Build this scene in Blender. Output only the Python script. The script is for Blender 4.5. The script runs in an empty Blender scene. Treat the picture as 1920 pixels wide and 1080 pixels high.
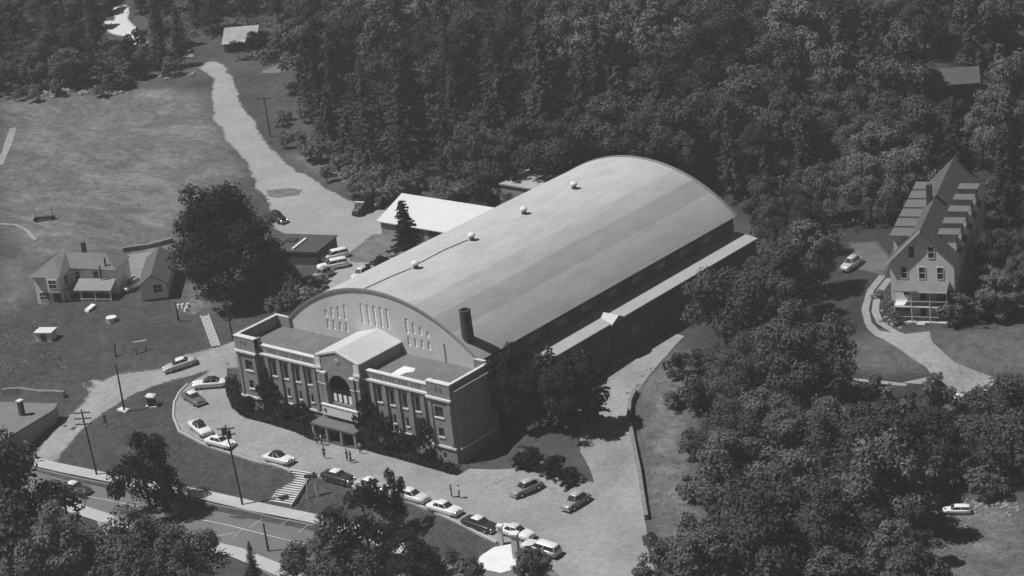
import bpy, bmesh, math, random
import numpy as np
from mathutils import Vector, Matrix, noise
from mathutils.geometry import delaunay_2d_cdt
C = bpy.context.scene.collection
D = bpy.data
PI = math.pi
# ------------------------------------------------------------------ camera, sky, sun, exposure
sc = bpy.context.scene
cam = D.objects.new('camera', D.cameras.new('camera')); C.objects.link(cam); sc.camera = cam
r_, u_, f_ = Vector((0.769883,0.629505,-0.104896)), Vector((-0.149997,0.338251,0.929025)), Vector((-0.620307,0.699507,-0.354837))
M = Matrix((r_, u_, -f_)).transposed().to_4x4(); M.translation = Vector((234.798,-201.965,130.956))
cam.matrix_world = M
cam.data.sensor_width = 36; cam.data.lens = 77.8586
cam.data.clip_start = 1; cam.data.clip_end = 6000
SUN_EL = math.radians(59)
SH = Vector((.77, .64, 0)).normalized()          # the way shadows fall on the ground
tosun = Vector((-SH.x*math.cos(SUN_EL), -SH.y*math.cos(SUN_EL), math.sin(SUN_EL)))
w = D.worlds.new('World'); sc.world = w; w.use_nodes = True
nt = w.node_tree; nt.nodes.clear()
sky = nt.nodes.new('ShaderNodeTexSky'); sky.sky_type = 'NISHITA'; sky.sun_disc = False
sky.altitude = 4000; sky.air_density = .3; sky.dust_density = .3; sky.sun_elevation = SUN_EL; sky.sun_rotation = math.atan2(tosun.x, tosun.y)
bw = nt.nodes.new('ShaderNodeRGBToBW'); bg = nt.nodes.new('ShaderNodeBackground'); wo = nt.nodes.new('ShaderNodeOutputWorld')
nt.links.new(sky.outputs[0], bw.inputs[0]); nt.links.new(bw.outputs[0], bg.inputs[0]); bg.inputs[1].default_value = .05
nt.links.new(bg.outputs[0], wo.inputs[0])
sun = D.objects.new('sun', D.lights.new('sun', 'SUN')); C.objects.link(sun)
sun.data.energy = 4.9; sun.data.angle = math.radians(.5); sun.data.color = (1, .995, .985)
sun.rotation_euler = tosun.to_track_quat('Z', 'Y').to_euler(); sun.location = (0, 0, 200)
sc.view_settings.view_transform = 'Standard'; sc.view_settings.look = 'None'
sc.view_settings.exposure = 0; sc.view_settings.gamma = 1
# ------------------------------------------------------------------ helpers
def mat(name, v, var=.12, scale=.6, rough=.9, scale2=None, var2=0, stretch=None, rnd=0, metal=0, spec=.25, bands=None):
    """grey procedural material: base value v broken up by one or two noises"""
    m = D.materials.new(name); m.use_nodes = True; t = m.node_tree; b = t.nodes['Principled BSDF']
    b.inputs['Roughness'].default_value = rough; b.inputs['Metallic'].default_value = metal
    b.inputs['Specular IOR Level'].default_value = spec
    L = t.links.new; N = t.nodes.new
    tc = N('ShaderNodeTexCoord'); src = tc.outputs['Object']
    def nz(sc_, am, st=None):
        s = src
        if st:
            mp = N('ShaderNodeMapping'); mp.inputs['Scale'].default_value = st[:3]
            mp.inputs['Rotation'].default_value = (0, 0, st[3] if len(st) > 3 else 0); L(s, mp.inputs[0]); s = mp.outputs[0]
        n = N('ShaderNodeTexNoise'); n.inputs['Scale'].default_value = sc_; n.inputs['Detail'].default_value = 5
        n.inputs['Roughness'].default_value = .65; L(s, n.inputs[0])
        r = N('ShaderNodeMapRange'); r.inputs[1].default_value = .28; r.inputs[2].default_value = .72
        r.inputs[3].default_value = 1-am; r.inputs[4].default_value = 1+am; L(n.outputs[0], r.inputs[0]); return r.outputs[0]
    def mul(a, c):
        k = N('ShaderNodeMath'); k.operation = 'MULTIPLY'
        for i, q in enumerate((a, c)):
            if isinstance(q, (int, float)): k.inputs[i].default_value = q
            else: L(q, k.inputs[i])
        return k.outputs[0]
    o = mul(nz(scale, var, stretch), v)
    if scale2: o = mul(o, nz(scale2, var2))
    if rnd:
        oi = N('ShaderNodeObjectInfo'); r = N('ShaderNodeMapRange'); r.inputs[3].default_value = 1-rnd; r.inputs[4].default_value = 1+rnd
        L(oi.outputs['Random'], r.inputs[0]); o = mul(o, r.outputs[0])
    if bands:      # albedo steps along local X (strips of older and newer roofing felt)
        sp = N('ShaderNodeSeparateXYZ'); L(src, sp.inputs[0])
        cr = N('ShaderNodeValToRGB'); cr.color_ramp.interpolation = 'CONSTANT'
        mr = N('ShaderNodeMapRange'); mr.inputs[1].default_value = 0; mr.inputs[2].default_value = 45; L(sp.outputs[0], mr.inputs[0])
        L(mr.outputs[0], cr.inputs[0]); el = cr.color_ramp.elements
        for i, (x, k) in enumerate(bands):
            e = el[i] if i < 2 else el.new(x/45)
            e.position = x/45; e.color = (k, k, k, 1)
        o = mul(o, cr.outputs[0])
    L(o, b.inputs['Base Color']); m.diffuse_color = (v, v, v, 1)
    return m
class MB:
    def __init__(s): s.v = []; s.f = []
    def add(s, vs, fs):
        n = len(s.v); s.v += [tuple(q) for q in vs]; s.f += [tuple(i+n for i in f) for f in fs]; return s
    def box(s, x0, x1, y0, y1, z0, z1):
        return s.add([(x0,y0,z0),(x1,y0,z0),(x1,y1,z0),(x0,y1,z0),(x0,y0,z1),(x1,y0,z1),(x1,y1,z1),(x0,y1,z1)],
            [(0,3,2,1),(4,5,6,7),(0,1,5,4),(1,2,6,5),(2,3,7,6),(3,0,4,7)])
    def loft(s, rings, cap=True, closed=True):
        n = len(rings[0]); b = len(s.v); s.v += [tuple(q) for r in rings for q in r]
        for i in range(len(rings)-1):
            for j in range(n if closed else n-1):
                k = (j+1) % n
                s.f.append((b+i*n+j, b+i*n+k, b+(i+1)*n+k, b+(i+1)*n+j))
        if cap: s.f.append(tuple(b+j for j in range(n))[::-1]); s.f.append(tuple(b+(len(rings)-1)*n+j for j in range(n)))
        return s
    def cyl(s, c, r0, r1, h, n=12, ax='z'):
        x, y, z = c; R = []
        for t, r in ((0, r0), (1, r1)):
            ring = []
            for j in range(n):
                a = 2*PI*j/n; p, q = r*math.cos(a), r*math.sin(a)
                ring.append((x+p, y+q, z+t*h) if ax == 'z' else ((x+p, y+t*h, z+q) if ax == 'y' else (x+t*h, y+p, z+q)))
            R.append(ring)
        return s.loft(R)
    def tube(s, pts, rad, n=6):
        rings = []
        P = [Vector(q) for q in pts]
        for i, q in enumerate(P):
            d = (P[min(i+1, len(P)-1)] - P[max(i-1, 0)]).normalized()
            a = d.orthogonal().normalized(); b = d.cross(a)
            r = rad[i] if isinstance(rad, (list, tuple)) else rad
            rings.append([q + a*r*math.cos(2*PI*j/n) + b*r*math.sin(2*PI*j/n) for j in range(n)])
        return s.loft(rings)
    def prism(s, poly, z0, z1):
        n = len(poly); s.add([(x, y, z0) for x, y in poly]+[(x, y, z1) for x, y in poly],
            [tuple(range(n))[::-1], tuple(range(n, 2*n))]+[(i, (i+1) % n, n+(i+1) % n, n+i) for i in range(n)]); return s
    def scale(s, k): s.v = [(a*k, b*k, c*k) for a, b, c in s.v]; return s
    def mesh(s, name, smooth=False):
        me = D.meshes.new(name); me.from_pydata(s.v, [], s.f); me.validate(); me.update()
        bm = bmesh.new(); bm.from_mesh(me); bmesh.ops.recalc_face_normals(bm, faces=bm.faces); bm.to_mesh(me); bm.free()
        if smooth: me.polygons.foreach_set('use_smooth', [True]*len(me.polygons))
        return me
    def build(s, name, m, parent=None, smooth=False, loc=None):
        me = s.mesh(name, smooth); me.materials.append(m)
        return link(name, me, parent, loc)
def link(name, me, parent=None, loc=None, m=None):
    o = D.objects.new(name, me); C.objects.link(o)
    if parent: o.parent = parent
    if loc is not None: o.location = loc
    if m:
        o.material_slots[0].link = 'OBJECT'; o.material_slots[0].material = m
    return o
def tag(o, label=None, cat=None, group=None, kind=None):
    for k, v in (('label', label), ('category', cat), ('group', group), ('kind', kind)):
        if v: o[k] = v
    return o
def thing(name, loc, label, cat, group=None, rz=0, sc_=1):
    o = D.objects.new(name, None); C.objects.link(o); o.location = loc; o.rotation_euler = (0, 0, rz); o.scale = (sc_,)*3
    o.empty_display_size = .5
    return tag(o, label, cat, group)
def dup(root, loc, rz=0, s=1, label=None, group=None):
    r = root.copy(); C.objects.link(r); r.location = loc; r.rotation_euler = (0, 0, rz)
    r.scale = s if isinstance(s, tuple) else (s, s, s)
    if label: r['label'] = label
    if group: r['group'] = group
    for ch in root.children:
        c = ch.copy(); C.objects.link(c); c.parent = r
        for g in ch.children: e = g.copy(); C.objects.link(e); e.parent = c
    return r
# ------------------------------------------------------------------ terrain
CTRL = [(-14,-10,-.6),(-10,-5,0),(-6,4,0),(0,-4,0),(10,-6,0),(21,-6,0),(21,-11,0),(32,-6,0),(42,-3,0),(42,-10,0),(52,-8,0),(60,-3,0),(68,2,0),
 (75,-1,0),(80,-8,-.3),(62,-13,-.2),(52,-14,-.1),(-20,-23,-2.9),(-8,-22,-2.9),(4,-22,-2.9),(16,-20,-2.9),(26,-18.5,-2.9),(36,-18,-2.9),
 (50,-22,-3),(62,-24,-2.6),(-4,-32,-3),(14,-30,-3),(34,-27,-3),(0,-45,-3.4),(20,-42,-3.6),(42,-36,-3.4),(-24,-32,-3.2),(-30,-12,-1.9),(-40,-18,-2.4),
 (-24,0,.6),(-17,12,1.8),(-14,24,2.8),(-18,36,3.4),(-27,48,3.5),(-30,62,3.6),(-12,62,3.6),(-4,40,3.3),(-2,22,2.2),(-2,10,.8),(-34,-2,.3),(-28,10,2.4),
 (-36,12,3.2),(-53,13,3.5),(-42,20,3.6),(-50,0,1.8),(-66,4,2.6),(-62,26,3.8),(-58,71,4.7),(-80,80,5.5),(-100,90,7),(-90,50,4.5),(-78,20,3.4),
 (-129,118,9.6),(-120,70,7),(-160,100,9.5),(-170,150,15),(-120,160,15),(-75,158,16),(-40,110,9),(-20,90,5.5),(10,100,6),(32,188,19),(-20,150,14),
 (50,130,10),(80,180,18),(30,86,3.6),(60,90,4.2),(10,40,2),(10,20,1.2),(30,20,1.8),(30,50,2.4),(10,70,3.3),(43,2,.2),(46,14,2.1),(50,20,2.3),(54,28,2.4),(47,40,2.5),(47,60,2.8),
 (52,8,2.2),(60,7,1.6),(61,20,1.8),(66,12,.9),(70,20,1.8),(64,34,2.6),(78,10,.6),(84,0,-.4),(92,4,-.6),(72,40,2.8),(80,62,3.5),(70,70,3.8),(90,66,3.2),(88,50,2.2),(96,53,1.3),(84,38,1.8),
 (100,36,.6),(110,19,0),(122,12,-.3),(120,34,.6),(106,60,2.4),(110,90,5),(130,60,3),(100,130,10),(96,-10,-1.4),(80,-24,-2.6),(-230,180,22),(-200,90,13),(-110,20,4),(-90,-10,0),(120,180,18),(150,100,7),(160,30,0),(110,-20,-2)]
def terr(x, y):
    sw = 0.0; sz = 0.0
    for cx, cy, cz in CTRL:
        w = 1.0 / (((x-cx)**2 + (y-cy)**2) + 9.0)**2
        sw = sw + w; sz = sz + w*cz
    return sz / sw

def graded(a, b, st, lo, hi):
    L = [a - 12*1.35**k*(1.35) for k in range(14)]; L = [q for q in L if q > lo][::-1]
    H = [b + 12*1.35**k*(1.35) for k in range(14)]; H = [q for q in H if q < hi]
    return np.array(L + list(np.arange(a, b+.01, st)) + H)
GX = graded(-250, 170, 2.0, -900, 900); GY = graded(-60, 230, 2.0, -600, 1000)
XX, YY = np.meshgrid(GX, GY); ZZ = terr(XX, YY)
ZZ = ZZ + .12*np.sin(XX*.31+YY*.17)*np.sin(YY*.23-XX*.11)*np.clip((YY-90)/60, 0, 1)
def H(x, y):
    i = int(np.clip(np.searchsorted(GX, x)-1, 0, len(GX)-2)); j = int(np.clip(np.searchsorted(GY, y)-1, 0, len(GY)-2))
    fx = (x-GX[i])/(GX[i+1]-GX[i]); fy = (y-GY[j])/(GY[j+1]-GY[j])
    return float((ZZ[j,i]*(1-fx)+ZZ[j,i+1]*fx)*(1-fy)+(ZZ[j+1,i]*(1-fx)+ZZ[j+1,i+1]*fx)*fy)
def G(p, dz=0): return (p[0], p[1], H(p[0], p[1])+dz)
def inside(poly, X, Y):
    r = np.zeros(np.shape(X), bool); n = len(poly)
    for i in range(n):
        x0, y0 = poly[i]; x1, y1 = poly[(i+1) % n]
        if y0 == y1: continue
        c = ((y0 > Y) != (y1 > Y)) & (X < (x1-x0)*(Y-y0)/(y1-y0)+x0)
        r ^= c
    return r
FIELD = [(-157.9,80.3),(-145.7,88.1),(-127.8,100.1),(-116.3,102.7),(-99.7,89.0),(-73.2,73.5),(-70.3,67.7),(-71.9,52.5),(-59.7,39.8),(-66.0,33.9),(-81.1,25.4),(-100.6,33.6)]
RLAWN = [(53.0,26.4),(50.7,36.7),(48.6,44.5),(58.8,32.1),(73.4,12.3),(85.8,-2.5),(87.1,-9.9),(82.0,-7.8),(76.1,-1.9),(65.2,11.4)]
RFIELD = [(100.8,18.3),(114.1,25.1),(127.1,7.2),(114.5,-3.0),(111.4,7.5)]
RYARD = [(69.8,53.4),(74.5,57.7),(84.1,64.3),(94.2,72.9),(101.9,57.5),(95.6,55.5),(87.3,50.6),(74.7,45.4)]
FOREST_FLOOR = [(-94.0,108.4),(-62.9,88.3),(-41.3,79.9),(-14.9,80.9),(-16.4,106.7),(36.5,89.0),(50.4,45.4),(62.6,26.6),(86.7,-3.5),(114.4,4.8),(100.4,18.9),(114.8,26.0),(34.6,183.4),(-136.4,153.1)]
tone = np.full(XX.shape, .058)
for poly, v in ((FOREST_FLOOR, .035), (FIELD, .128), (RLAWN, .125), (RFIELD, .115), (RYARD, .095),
        ([(-110.8,116.0),(-106.3,121.3),(-78.3,98.3),(-78.2,92.0),(-89.2,95.6)], .075), ([(-73.0,83.6),(-69.2,88.8),(-48.3,81.6),(-33.6,74.1),(-50.1,74.7)], .12),
        ([(-63.0,38.3),(-60.3,41.0),(-55.4,35.9),(-50.4,24.4),(-54.8,24.7),(-63.6,31.8)], .17), ([(-87.1,22.8),(-77.2,27.0),(-64.6,11.8),(-62.3,2.9)], .105),
        ([(-149.9,110.5),(-118.0,131.8),(-106.3,121.3),(-119.7,111.7),(-125.3,102.5),(-159.5,81.5),(-170.2,90.0)], .07),
        ([(-40.6,26.0),(-40.5,32.1),(-32.8,25.4),(-31.3,20.2),(-34.2,18.1)], .13), ([(-27.4,53.8),(-26.0,60.0),(-7.9,59.1),(-8.4,51.3),(-10.3,45.4),(-19.6,48.9)], .12)):
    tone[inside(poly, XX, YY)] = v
for _ in range(1):
    tone = (tone + np.roll(tone, 1, 0) + np.roll(tone, -1, 0) + np.roll(tone, 1, 1) + np.roll(tone, -1, 1))/5
nx, ny = len(GX), len(GY)
me = D.meshes.new('ground')
fs = [(j*nx+i, j*nx+i+1, (j+1)*nx+i+1, (j+1)*nx+i) for j in range(ny-1) for i in range(nx-1)]
me.from_pydata(np.stack([XX, YY, ZZ], -1).reshape(-1, 3).tolist(), [], fs)
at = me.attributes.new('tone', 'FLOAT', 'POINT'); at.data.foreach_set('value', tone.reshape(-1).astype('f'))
me.polygons.foreach_set('use_smooth', [True]*len(me.polygons))
mg = mat('grass_ground', 1, .30, .09, scale2=.8, var2=.38)
t = mg.node_tree; b = t.nodes['Principled BSDF']; src = b.inputs['Base Color'].links[0].from_socket
an = t.nodes.new('ShaderNodeAttribute'); an.attribute_name = 'tone'
# mown swaths, dry streaks and worn patches that show only where the grass is dry
mp = t.nodes.new('ShaderNodeMapping'); mp.inputs['Scale'].default_value = (.045, .11, .1); mp.inputs['Rotation'].default_value = (0, 0, -.5)
tc = t.nodes.new('ShaderNodeTexCoord'); t.links.new(tc.outputs['Object'], mp.inputs[0])
n2 = t.nodes.new('ShaderNodeTexNoise'); n2.inputs['Scale'].default_value = 1.6; n2.inputs['Detail'].default_value = 6; n2.inputs['Roughness'].default_value = .7; n2.inputs['Distortion'].default_value = 1.3
t.links.new(mp.outputs[0], n2.inputs[0])
mr = t.nodes.new('ShaderNodeMapRange'); mr.inputs[1].default_value = .44; mr.inputs[2].default_value = .68; mr.inputs[3].default_value = -.18; mr.inputs[4].default_value = .95
t.links.new(n2.outputs[0], mr.inputs[0])
mm = t.nodes.new('ShaderNodeMath'); mm.operation = 'MULTIPLY'; t.links.new(mr.outputs[0], mm.inputs[0])
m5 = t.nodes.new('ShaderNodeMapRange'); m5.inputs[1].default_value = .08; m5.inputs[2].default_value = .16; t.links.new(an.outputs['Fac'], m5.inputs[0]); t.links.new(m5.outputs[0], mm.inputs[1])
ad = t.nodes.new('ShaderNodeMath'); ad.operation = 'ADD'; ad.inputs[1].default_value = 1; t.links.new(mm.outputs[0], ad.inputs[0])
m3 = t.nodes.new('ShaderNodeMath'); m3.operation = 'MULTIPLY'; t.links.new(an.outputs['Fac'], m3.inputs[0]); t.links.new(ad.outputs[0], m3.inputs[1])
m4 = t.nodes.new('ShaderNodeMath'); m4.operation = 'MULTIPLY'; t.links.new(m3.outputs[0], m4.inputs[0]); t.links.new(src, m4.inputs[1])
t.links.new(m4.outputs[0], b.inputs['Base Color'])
me.materials.append(mg); tag(link('ground', me), kind='structure')
rs = random.Random(5)
def rough_poly(poly, jit, step=2.0):
    out = []
    n = len(poly)
    for i in range(n):
        a, c = Vector(poly[i]), Vector(poly[(i+1) % n]); k = max(1, int((c-a).length/step))
        for j in range(k):
            q = a.lerp(c, j/k); d = noise.noise(Vector((q.x*.22, q.y*.22, 3)))*jit*1.6 + rs.uniform(-jit, jit)*.35
            nrm = Vector((-(c-a).y, (c-a).x)); nrm = nrm.normalized() if nrm.length else nrm
            out.append(tuple(q+nrm*d))
    return out
def feather(m):
    """copy of a ground material whose border frays into the grass (loose gravel thinning out)"""
    nm = m.name+'_frayed'
    if nm in D.materials: return D.materials[nm]
    f = m.copy(); f.name = nm; t = f.node_tree; N = t.nodes.new; L = t.links.new; b = t.nodes['Principled BSDF']
    a = N('ShaderNodeAttribute'); a.attribute_name = 'edge'; tc = N('ShaderNodeTexCoord')
    n = N('ShaderNodeTexNoise'); n.inputs['Scale'].default_value = .9; n.inputs['Detail'].default_value = 6; n.inputs['Roughness'].default_value = .75; L(tc.outputs['Object'], n.inputs[0])
    k = N('ShaderNodeMath'); k.operation = 'MULTIPLY_ADD'; L(n.outputs[0], k.inputs[0]); k.inputs[1].default_value = 2.6; k.inputs[2].default_value = -1.05
    s_ = N('ShaderNodeMath'); s_.operation = 'ADD'; L(k.outputs[0], s_.inputs[0]); L(a.outputs['Fac'], s_.inputs[1])
    r = N('ShaderNodeMapRange'); r.inputs[1].default_value = .1; r.inputs[2].default_value = .75; L(s_.outputs[0], r.inputs[0]); L(r.outputs[0], b.inputs['Alpha'])
    return f
def sheet(name, poly, m, off=.06, jit=.0, step=2.0, kind='structure'):
    fr_ = jit >= .2
    if jit: poly = rough_poly(poly, jit)
    if fr_: m = feather(m)
    V = [Vector(q) for q in poly]; n = len(V)
    xs = [q[0] for q in poly]; ys = [q[1] for q in poly]
    gx = GX[(GX > min(xs)) & (GX < max(xs))]; gy = GY[(GY > min(ys)) & (GY < max(ys))]
    if len(gx) and len(gy):
        A, B = np.meshgrid(gx, gy); k = inside(poly, A, B)
        V += [Vector((float(a), float(c))) for a, c in zip(A[k], B[k])]
    r = delaunay_2d_cdt(V, [(i, (i+1) % n) for i in range(n)], [], 1, 1e-4)
    me = D.meshes.new(name); me.from_pydata([(q.x, q.y, H(q.x, q.y)+off) for q in r[0]], [], r[2])
    if fr_:
        E = np.array([(*poly[i], *poly[(i+1) % n]) for i in range(n)]); Q = np.array([(q.x, q.y) for q in r[0]])
        dx = E[:, 2]-E[:, 0]; dy = E[:, 3]-E[:, 1]; l2 = dx*dx+dy*dy+1e-9
        tt = np.clip(((Q[:, None, 0]-E[:, 0])*dx+(Q[:, None, 1]-E[:, 1])*dy)/l2, 0, 1)
        dd = np.sqrt(((E[:, 0]+tt*dx-Q[:, None, 0])**2+(E[:, 1]+tt*dy-Q[:, None, 1])**2).min(1))
        me.attributes.new('edge', 'FLOAT', 'POINT').data.foreach_set('value', dd.astype('f'))
    me.materials.append(m); bm = bmesh.new(); bm.from_mesh(me)
    for f in bm.faces:
        if f.normal.z < 0: f.normal_flip()
    bm.to_mesh(me); bm.free()
    return tag(link(name, me), kind=kind)
def strip(path, w0, w1=None):
    P = [Vector(q) for q in path]; L = []; R = []
    for i, q in enumerate(P):
        d = (P[min(i+1, len(P)-1)]-P[max(i-1, 0)]).normalized(); nn = Vector((-d.y, d.x)); ww = w0+(w1-w0)*i/(len(P)-1) if w1 else w0
        L.append(tuple(q+nn*ww/2)); R.append(tuple(q-nn*ww/2))
    return L+R[::-1]
m_dirt = mat('pale_gravel', .265, .2, .12, scale2=1.3, var2=.2)
m_gravel = mat('white_gravel', .30, .17, .1, scale2=1.4, var2=.18)
m_asph = mat('street_asphalt', .15, .12, .2, scale2=2, var2=.1)
m_conc = mat('pale_concrete', .42, .1, .4, scale2=3, var2=.06)
m_curb = mat('curb_stone', .22, .12, 1)
m_mark = mat('road_paint', .5, .2, 1.5)
m_white = mat('white_paint', .7, .06, .8)
m_dark = mat('dark_wear', .10, .3, .5)
# ------------------------------------------------------------------ roads and paths
sheet('hill_road', [(-132.3,119.6),(-125.6,117.3),(-113.5,108.8),(-97.7,97.5),(-82.9,87.5),(-69.0,79.6),(-57.9,75.5),(-46.5,70.8),(-39.9,70.1),(-32.2,70.4),(-25.1,60.4),(-14.1,56.5),(-7.1,56.8),(-8.6,46.1),(-9.0,38.6),(-8.4,32.7),(-15.4,32.5),(-21.0,40.3),(-25.6,44.8),(-33.4,50.7),(-41.5,51.4),(-47.4,53.6),(-55.9,61.3),(-65.9,67.6),(-79.2,77.7),(-90.9,84.2),(-101.5,91.0),(-114.4,102.5),(-119.6,108.1),(-129.7,113.4)], m_gravel, .06, .5)
sheet('side_road', [(-20.1,-25.2),(-23.7,-22.6),(-26.6,-15.5),(-28.7,-9.1),(-29.6,-5.4),(-29.0,-1.0),(-23.1,3.4),(-21.7,8.1),(-19.5,11.8),(-18.1,15.3),(-18.1,22.7),(-18.9,31.0),(-8.1,29.9),(-8.7,10.6),(-12.3,7.8),(-16.1,3.8),(-18.7,-0.6),(-20.2,-4.9),(-21.1,-10.4),(-20.8,-15.6),(-19.3,-20.4),(-16.8,-23.6)], m_dirt, .065, .25)
sheet('driveway', [(-13.4,8.9),(-14.8,2.6),(-14.4,0.0),(-12.1,-3.5),(-8.5,-7.0),(-3.9,-10.0),(1.7,-10.9),(8.1,-11.6),(15.7,-11.5),(21.6,-12.2),(25.1,-11.2),(30.9,-10.9),(38.3,-11.3),(46.8,-12.0),(55.8,-13.7),(61.4,-15.0),(66.8,-15.8),(69.9,-15.9),(74.4,-17.3),(86.5,-13.6),(80.9,-8.5),(75.4,-1.4),(68.8,6.4),(62.0,14.6),(56.4,21.0),(54.2,25.6),(51.5,33.0),(49.4,41.6),(48.2,46.2),(45.8,46.7),(44.1,33.8),(48.3,19.2),(57.8,8.0),(63.6,3.2),(59.7,1.9),(51.6,1.0),(44.8,-0.7),(44.6,-3.0),(38.8,-2.9),(32.7,-2.8),(27.5,-2.7),(22.9,-3.4),(18.8,-3.6),(13.8,-2.9),(6.9,-2.7),(2.5,-2.8),(-1.4,-1.2),(-6.1,2.1),(-9.7,5.4)], m_dirt, .10, .12)
sheet('front_street', [(-30.6,-29.5),(-19.0,-26.6),(-11.7,-26.6),(6.3,-24.0),(24.0,-22.3),(38.1,-20.1),(49.6,-20.0),(66.2,-24.3),(53.9,-36.7),(32.7,-31.8),(22.6,-31.0),(4.3,-32.3),(-21.4,-36.7)], m_asph, .05)
sheet('lower_street', [(74.9,-28.6),(50.0,-20.4),(53.2,-19.7),(73.0,-16.5),(81.6,-24.6)], m_asph, .04)
sheet('cross_path', [(2.8,-33.0),(4.2,-31.4),(9.9,-35.4),(8.9,-36.2)], m_dirt, .07, .1)
for nm, pth, w_ in (('pavement', [(-21.4,-24.7),(-14.6,-24.2),(-2.2,-22.6),(10.5,-20.6),(21.5,-19.8),(28.6,-18.6),(35.9,-17.7),(43.5,-19.3),(49.1,-19.3)], 2.3),
                  ('pavement', [(-5.2,-32.1),(9.6,-32.0),(20.7,-31.2),(28.2,-30.4),(34.6,-30.8),(40.8,-31.0)], 2.4)):
    q = strip(pth, w_)
    sheet(nm, q, m_conc, .17)
for nm, pth in (('curb', [(-19.6,-26.2),(-12.8,-25.7),(-0.6,-24.0),(11.9,-22.0),(22.8,-21.0),(30.2,-20.1),(37.4,-19.3)]), ):
    b_ = MB()
    for i in range(len(pth)-1):
        a, c = Vector(pth[i]), Vector(pth[i+1]); n_ = max(2, int((c-a).length/2))
        pts = [a.lerp(c, j/n_) for j in range(n_+1)]; d = (c-a).normalized(); nn = Vector((-d.y, d.x))*.12
        b_.loft([[(*(q-nn), H(*q)-.2), (*(q+nn), H(*q)-.2), (*(q+nn), H(*q)+.18), (*(q-nn), H(*q)+.18)] for q in pts])
    tag(b_.build(nm, m_curb), kind='structure')
sheet('centre_line', strip([(-9.4,-29.5),(1.4,-27.8),(13.2,-26.3),(22.0,-25.4),(28.7,-24.8),(36.1,-24.1)], .16), m_mark, .09)
for a in ([(25.1,-24.6),(24.7,-21.7)], [(28.4,-21.7),(28.2,-19.4)], [(32.2,-22.2),(31.8,-20.0)], [(25.1,-27.6),(24.5,-25.3)]):
    sheet('parking_line', strip(a, .1), m_mark, .09)
sheet('centre_line', strip([(21.5,-29.5),(24.3,-26.6)], .13), m_mark, .092)
for pth in ([(-14.8,1.6),(-14.1,-0.9),(-12.2,-3.7),(-8.4,-7.4),(-4.0,-10.3),(1.9,-11.3),(8.5,-11.9),(16.2,-11.9),(21.8,-12.6)], [(25.7,-11.3),(31.1,-11.1),(38.6,-11.6),(47.0,-12.3),(56.0,-14.0),(61.6,-15.2)]):
    b_ = MB(); pts = []
    for i in range(len(pth)-1):
        a, c = Vector(pth[i]), Vector(pth[i+1]); n_ = max(1, int((c-a).length/1.5)); pts += [a.lerp(c, j/n_) for j in range(n_)]
    pts.append(Vector(pth[-1])); R_ = []
    for i, q in enumerate(pts):
        d = (pts[min(i+1, len(pts)-1)]-pts[max(i-1, 0)]).normalized(); nn = Vector((-d.y, d.x))*.16; z = H(*q)
        R_.append([(*(q-nn), z-.2), (*(q+nn), z-.2), (*(q+nn), z+.26), (*(q-nn), z+.26)])
    tag(b_.loft(R_).build('curb', m_conc), kind='structure')
for q in ([(50.1,-4.2),(51.8,-0.5)], [(56.5,0.1),(57.5,2.3)]): sheet('parking_line', strip(q, .1), m_mark, .14)
# pale worn triangle beside the gate pier
sheet('white_slab', [(61.1,-18.3),(61.3,-17.7),(62.1,-16.2),(63.9,-14.5),(66.1,-16.8),(67.5,-18.0),(65.7,-19.4),(62.1,-19.6)], mat('white_slab', .66, .06, .6, scale2=4, var2=.05), .16, .06)
# right hand drive with two wheel tracks
sheet('drive_path', [(71.9,59.3),(74.6,58.7),(78.5,58.6),(81.6,61.3),(83.5,58.7),(88.8,55.6),(95.3,54.8),(96.3,53.7),(96.9,49.5),(93.7,46.6),(88.6,46.8),(85.6,46.2),(88.2,49.7),(86.4,52.2),(80.8,54.6),(75.0,56.9)], m_dirt, .06, .15)
for q in ([(64.3,77.4),(65.8,71.2),(68.9,64.4),(71.8,60.4),(75.6,57.4),(80.3,55.5)], [(65.9,76.8),(67.6,70.2),(70.8,64.2),(73.3,61.3),(77.4,58.9),(81.6,57.7)]):
    sheet('wheel_track', strip(q, 1.1), m_dirt, .05, .05)
sheet('dirt_path', strip([(86.6,45.8),(81.9,45.1),(79.1,44.0)], .8), m_dirt, .05, .1)
sheet('dirt_yard', [(52.2,87.1),(56.6,89.7),(62.9,82.7),(65.1,77.0),(61.5,77.3),(58.8,77.8)], mat('worn_grass', .12, .3, .3), .05, .3)
sheet('sand_clearing', [(-174.3,124.3),(-176.0,126.7),(-173.2,127.7),(-180.0,133.3),(-179.2,136.1),(-174.0,133.9),(-170.0,129.1),(-165.0,127.5),(-162.2,125.5),(-156.8,123.5),(-154.8,120.6),(-155.5,118.4),(-164.7,122.6),(-170.3,123.2)], mat('bright_sand', .55, .1, .2), .08, .5)
sheet('sand_clearing', [(-113.2,114.7),(-113.8,119.0),(-111.2,125.7),(-107.4,121.5),(-109.1,117.5)], mat('dry_grass', .16, .3, .4), .08, .3)
sheet('dirt_path', strip([(-124.6,53.2),(-131.6,60.5),(-142.0,70.7)], 1.6), m_dirt, .07, .15)
sheet('dirt_path', strip([(-100.6,33.6),(-96.8,34.4),(-92.4,33.4),(-87.2,31.1)], .8), m_dirt, .07, .15)
sheet('shoulder', [(-32.1,-5.7),(-31.1,-3.7),(-27.3,-2.5),(-24.4,-2.2),(-25.7,-5.6),(-28.8,-6.7)], m_gravel, .07, .4)
sheet('rough_grass', [(-62.7,67.3),(-59.3,70.3),(-56.0,70.3),(-54.5,67.7),(-57.2,64.7),(-60.3,64.7)], mat('scrub_grass', .15, .4, .6), .1, .3)
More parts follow.
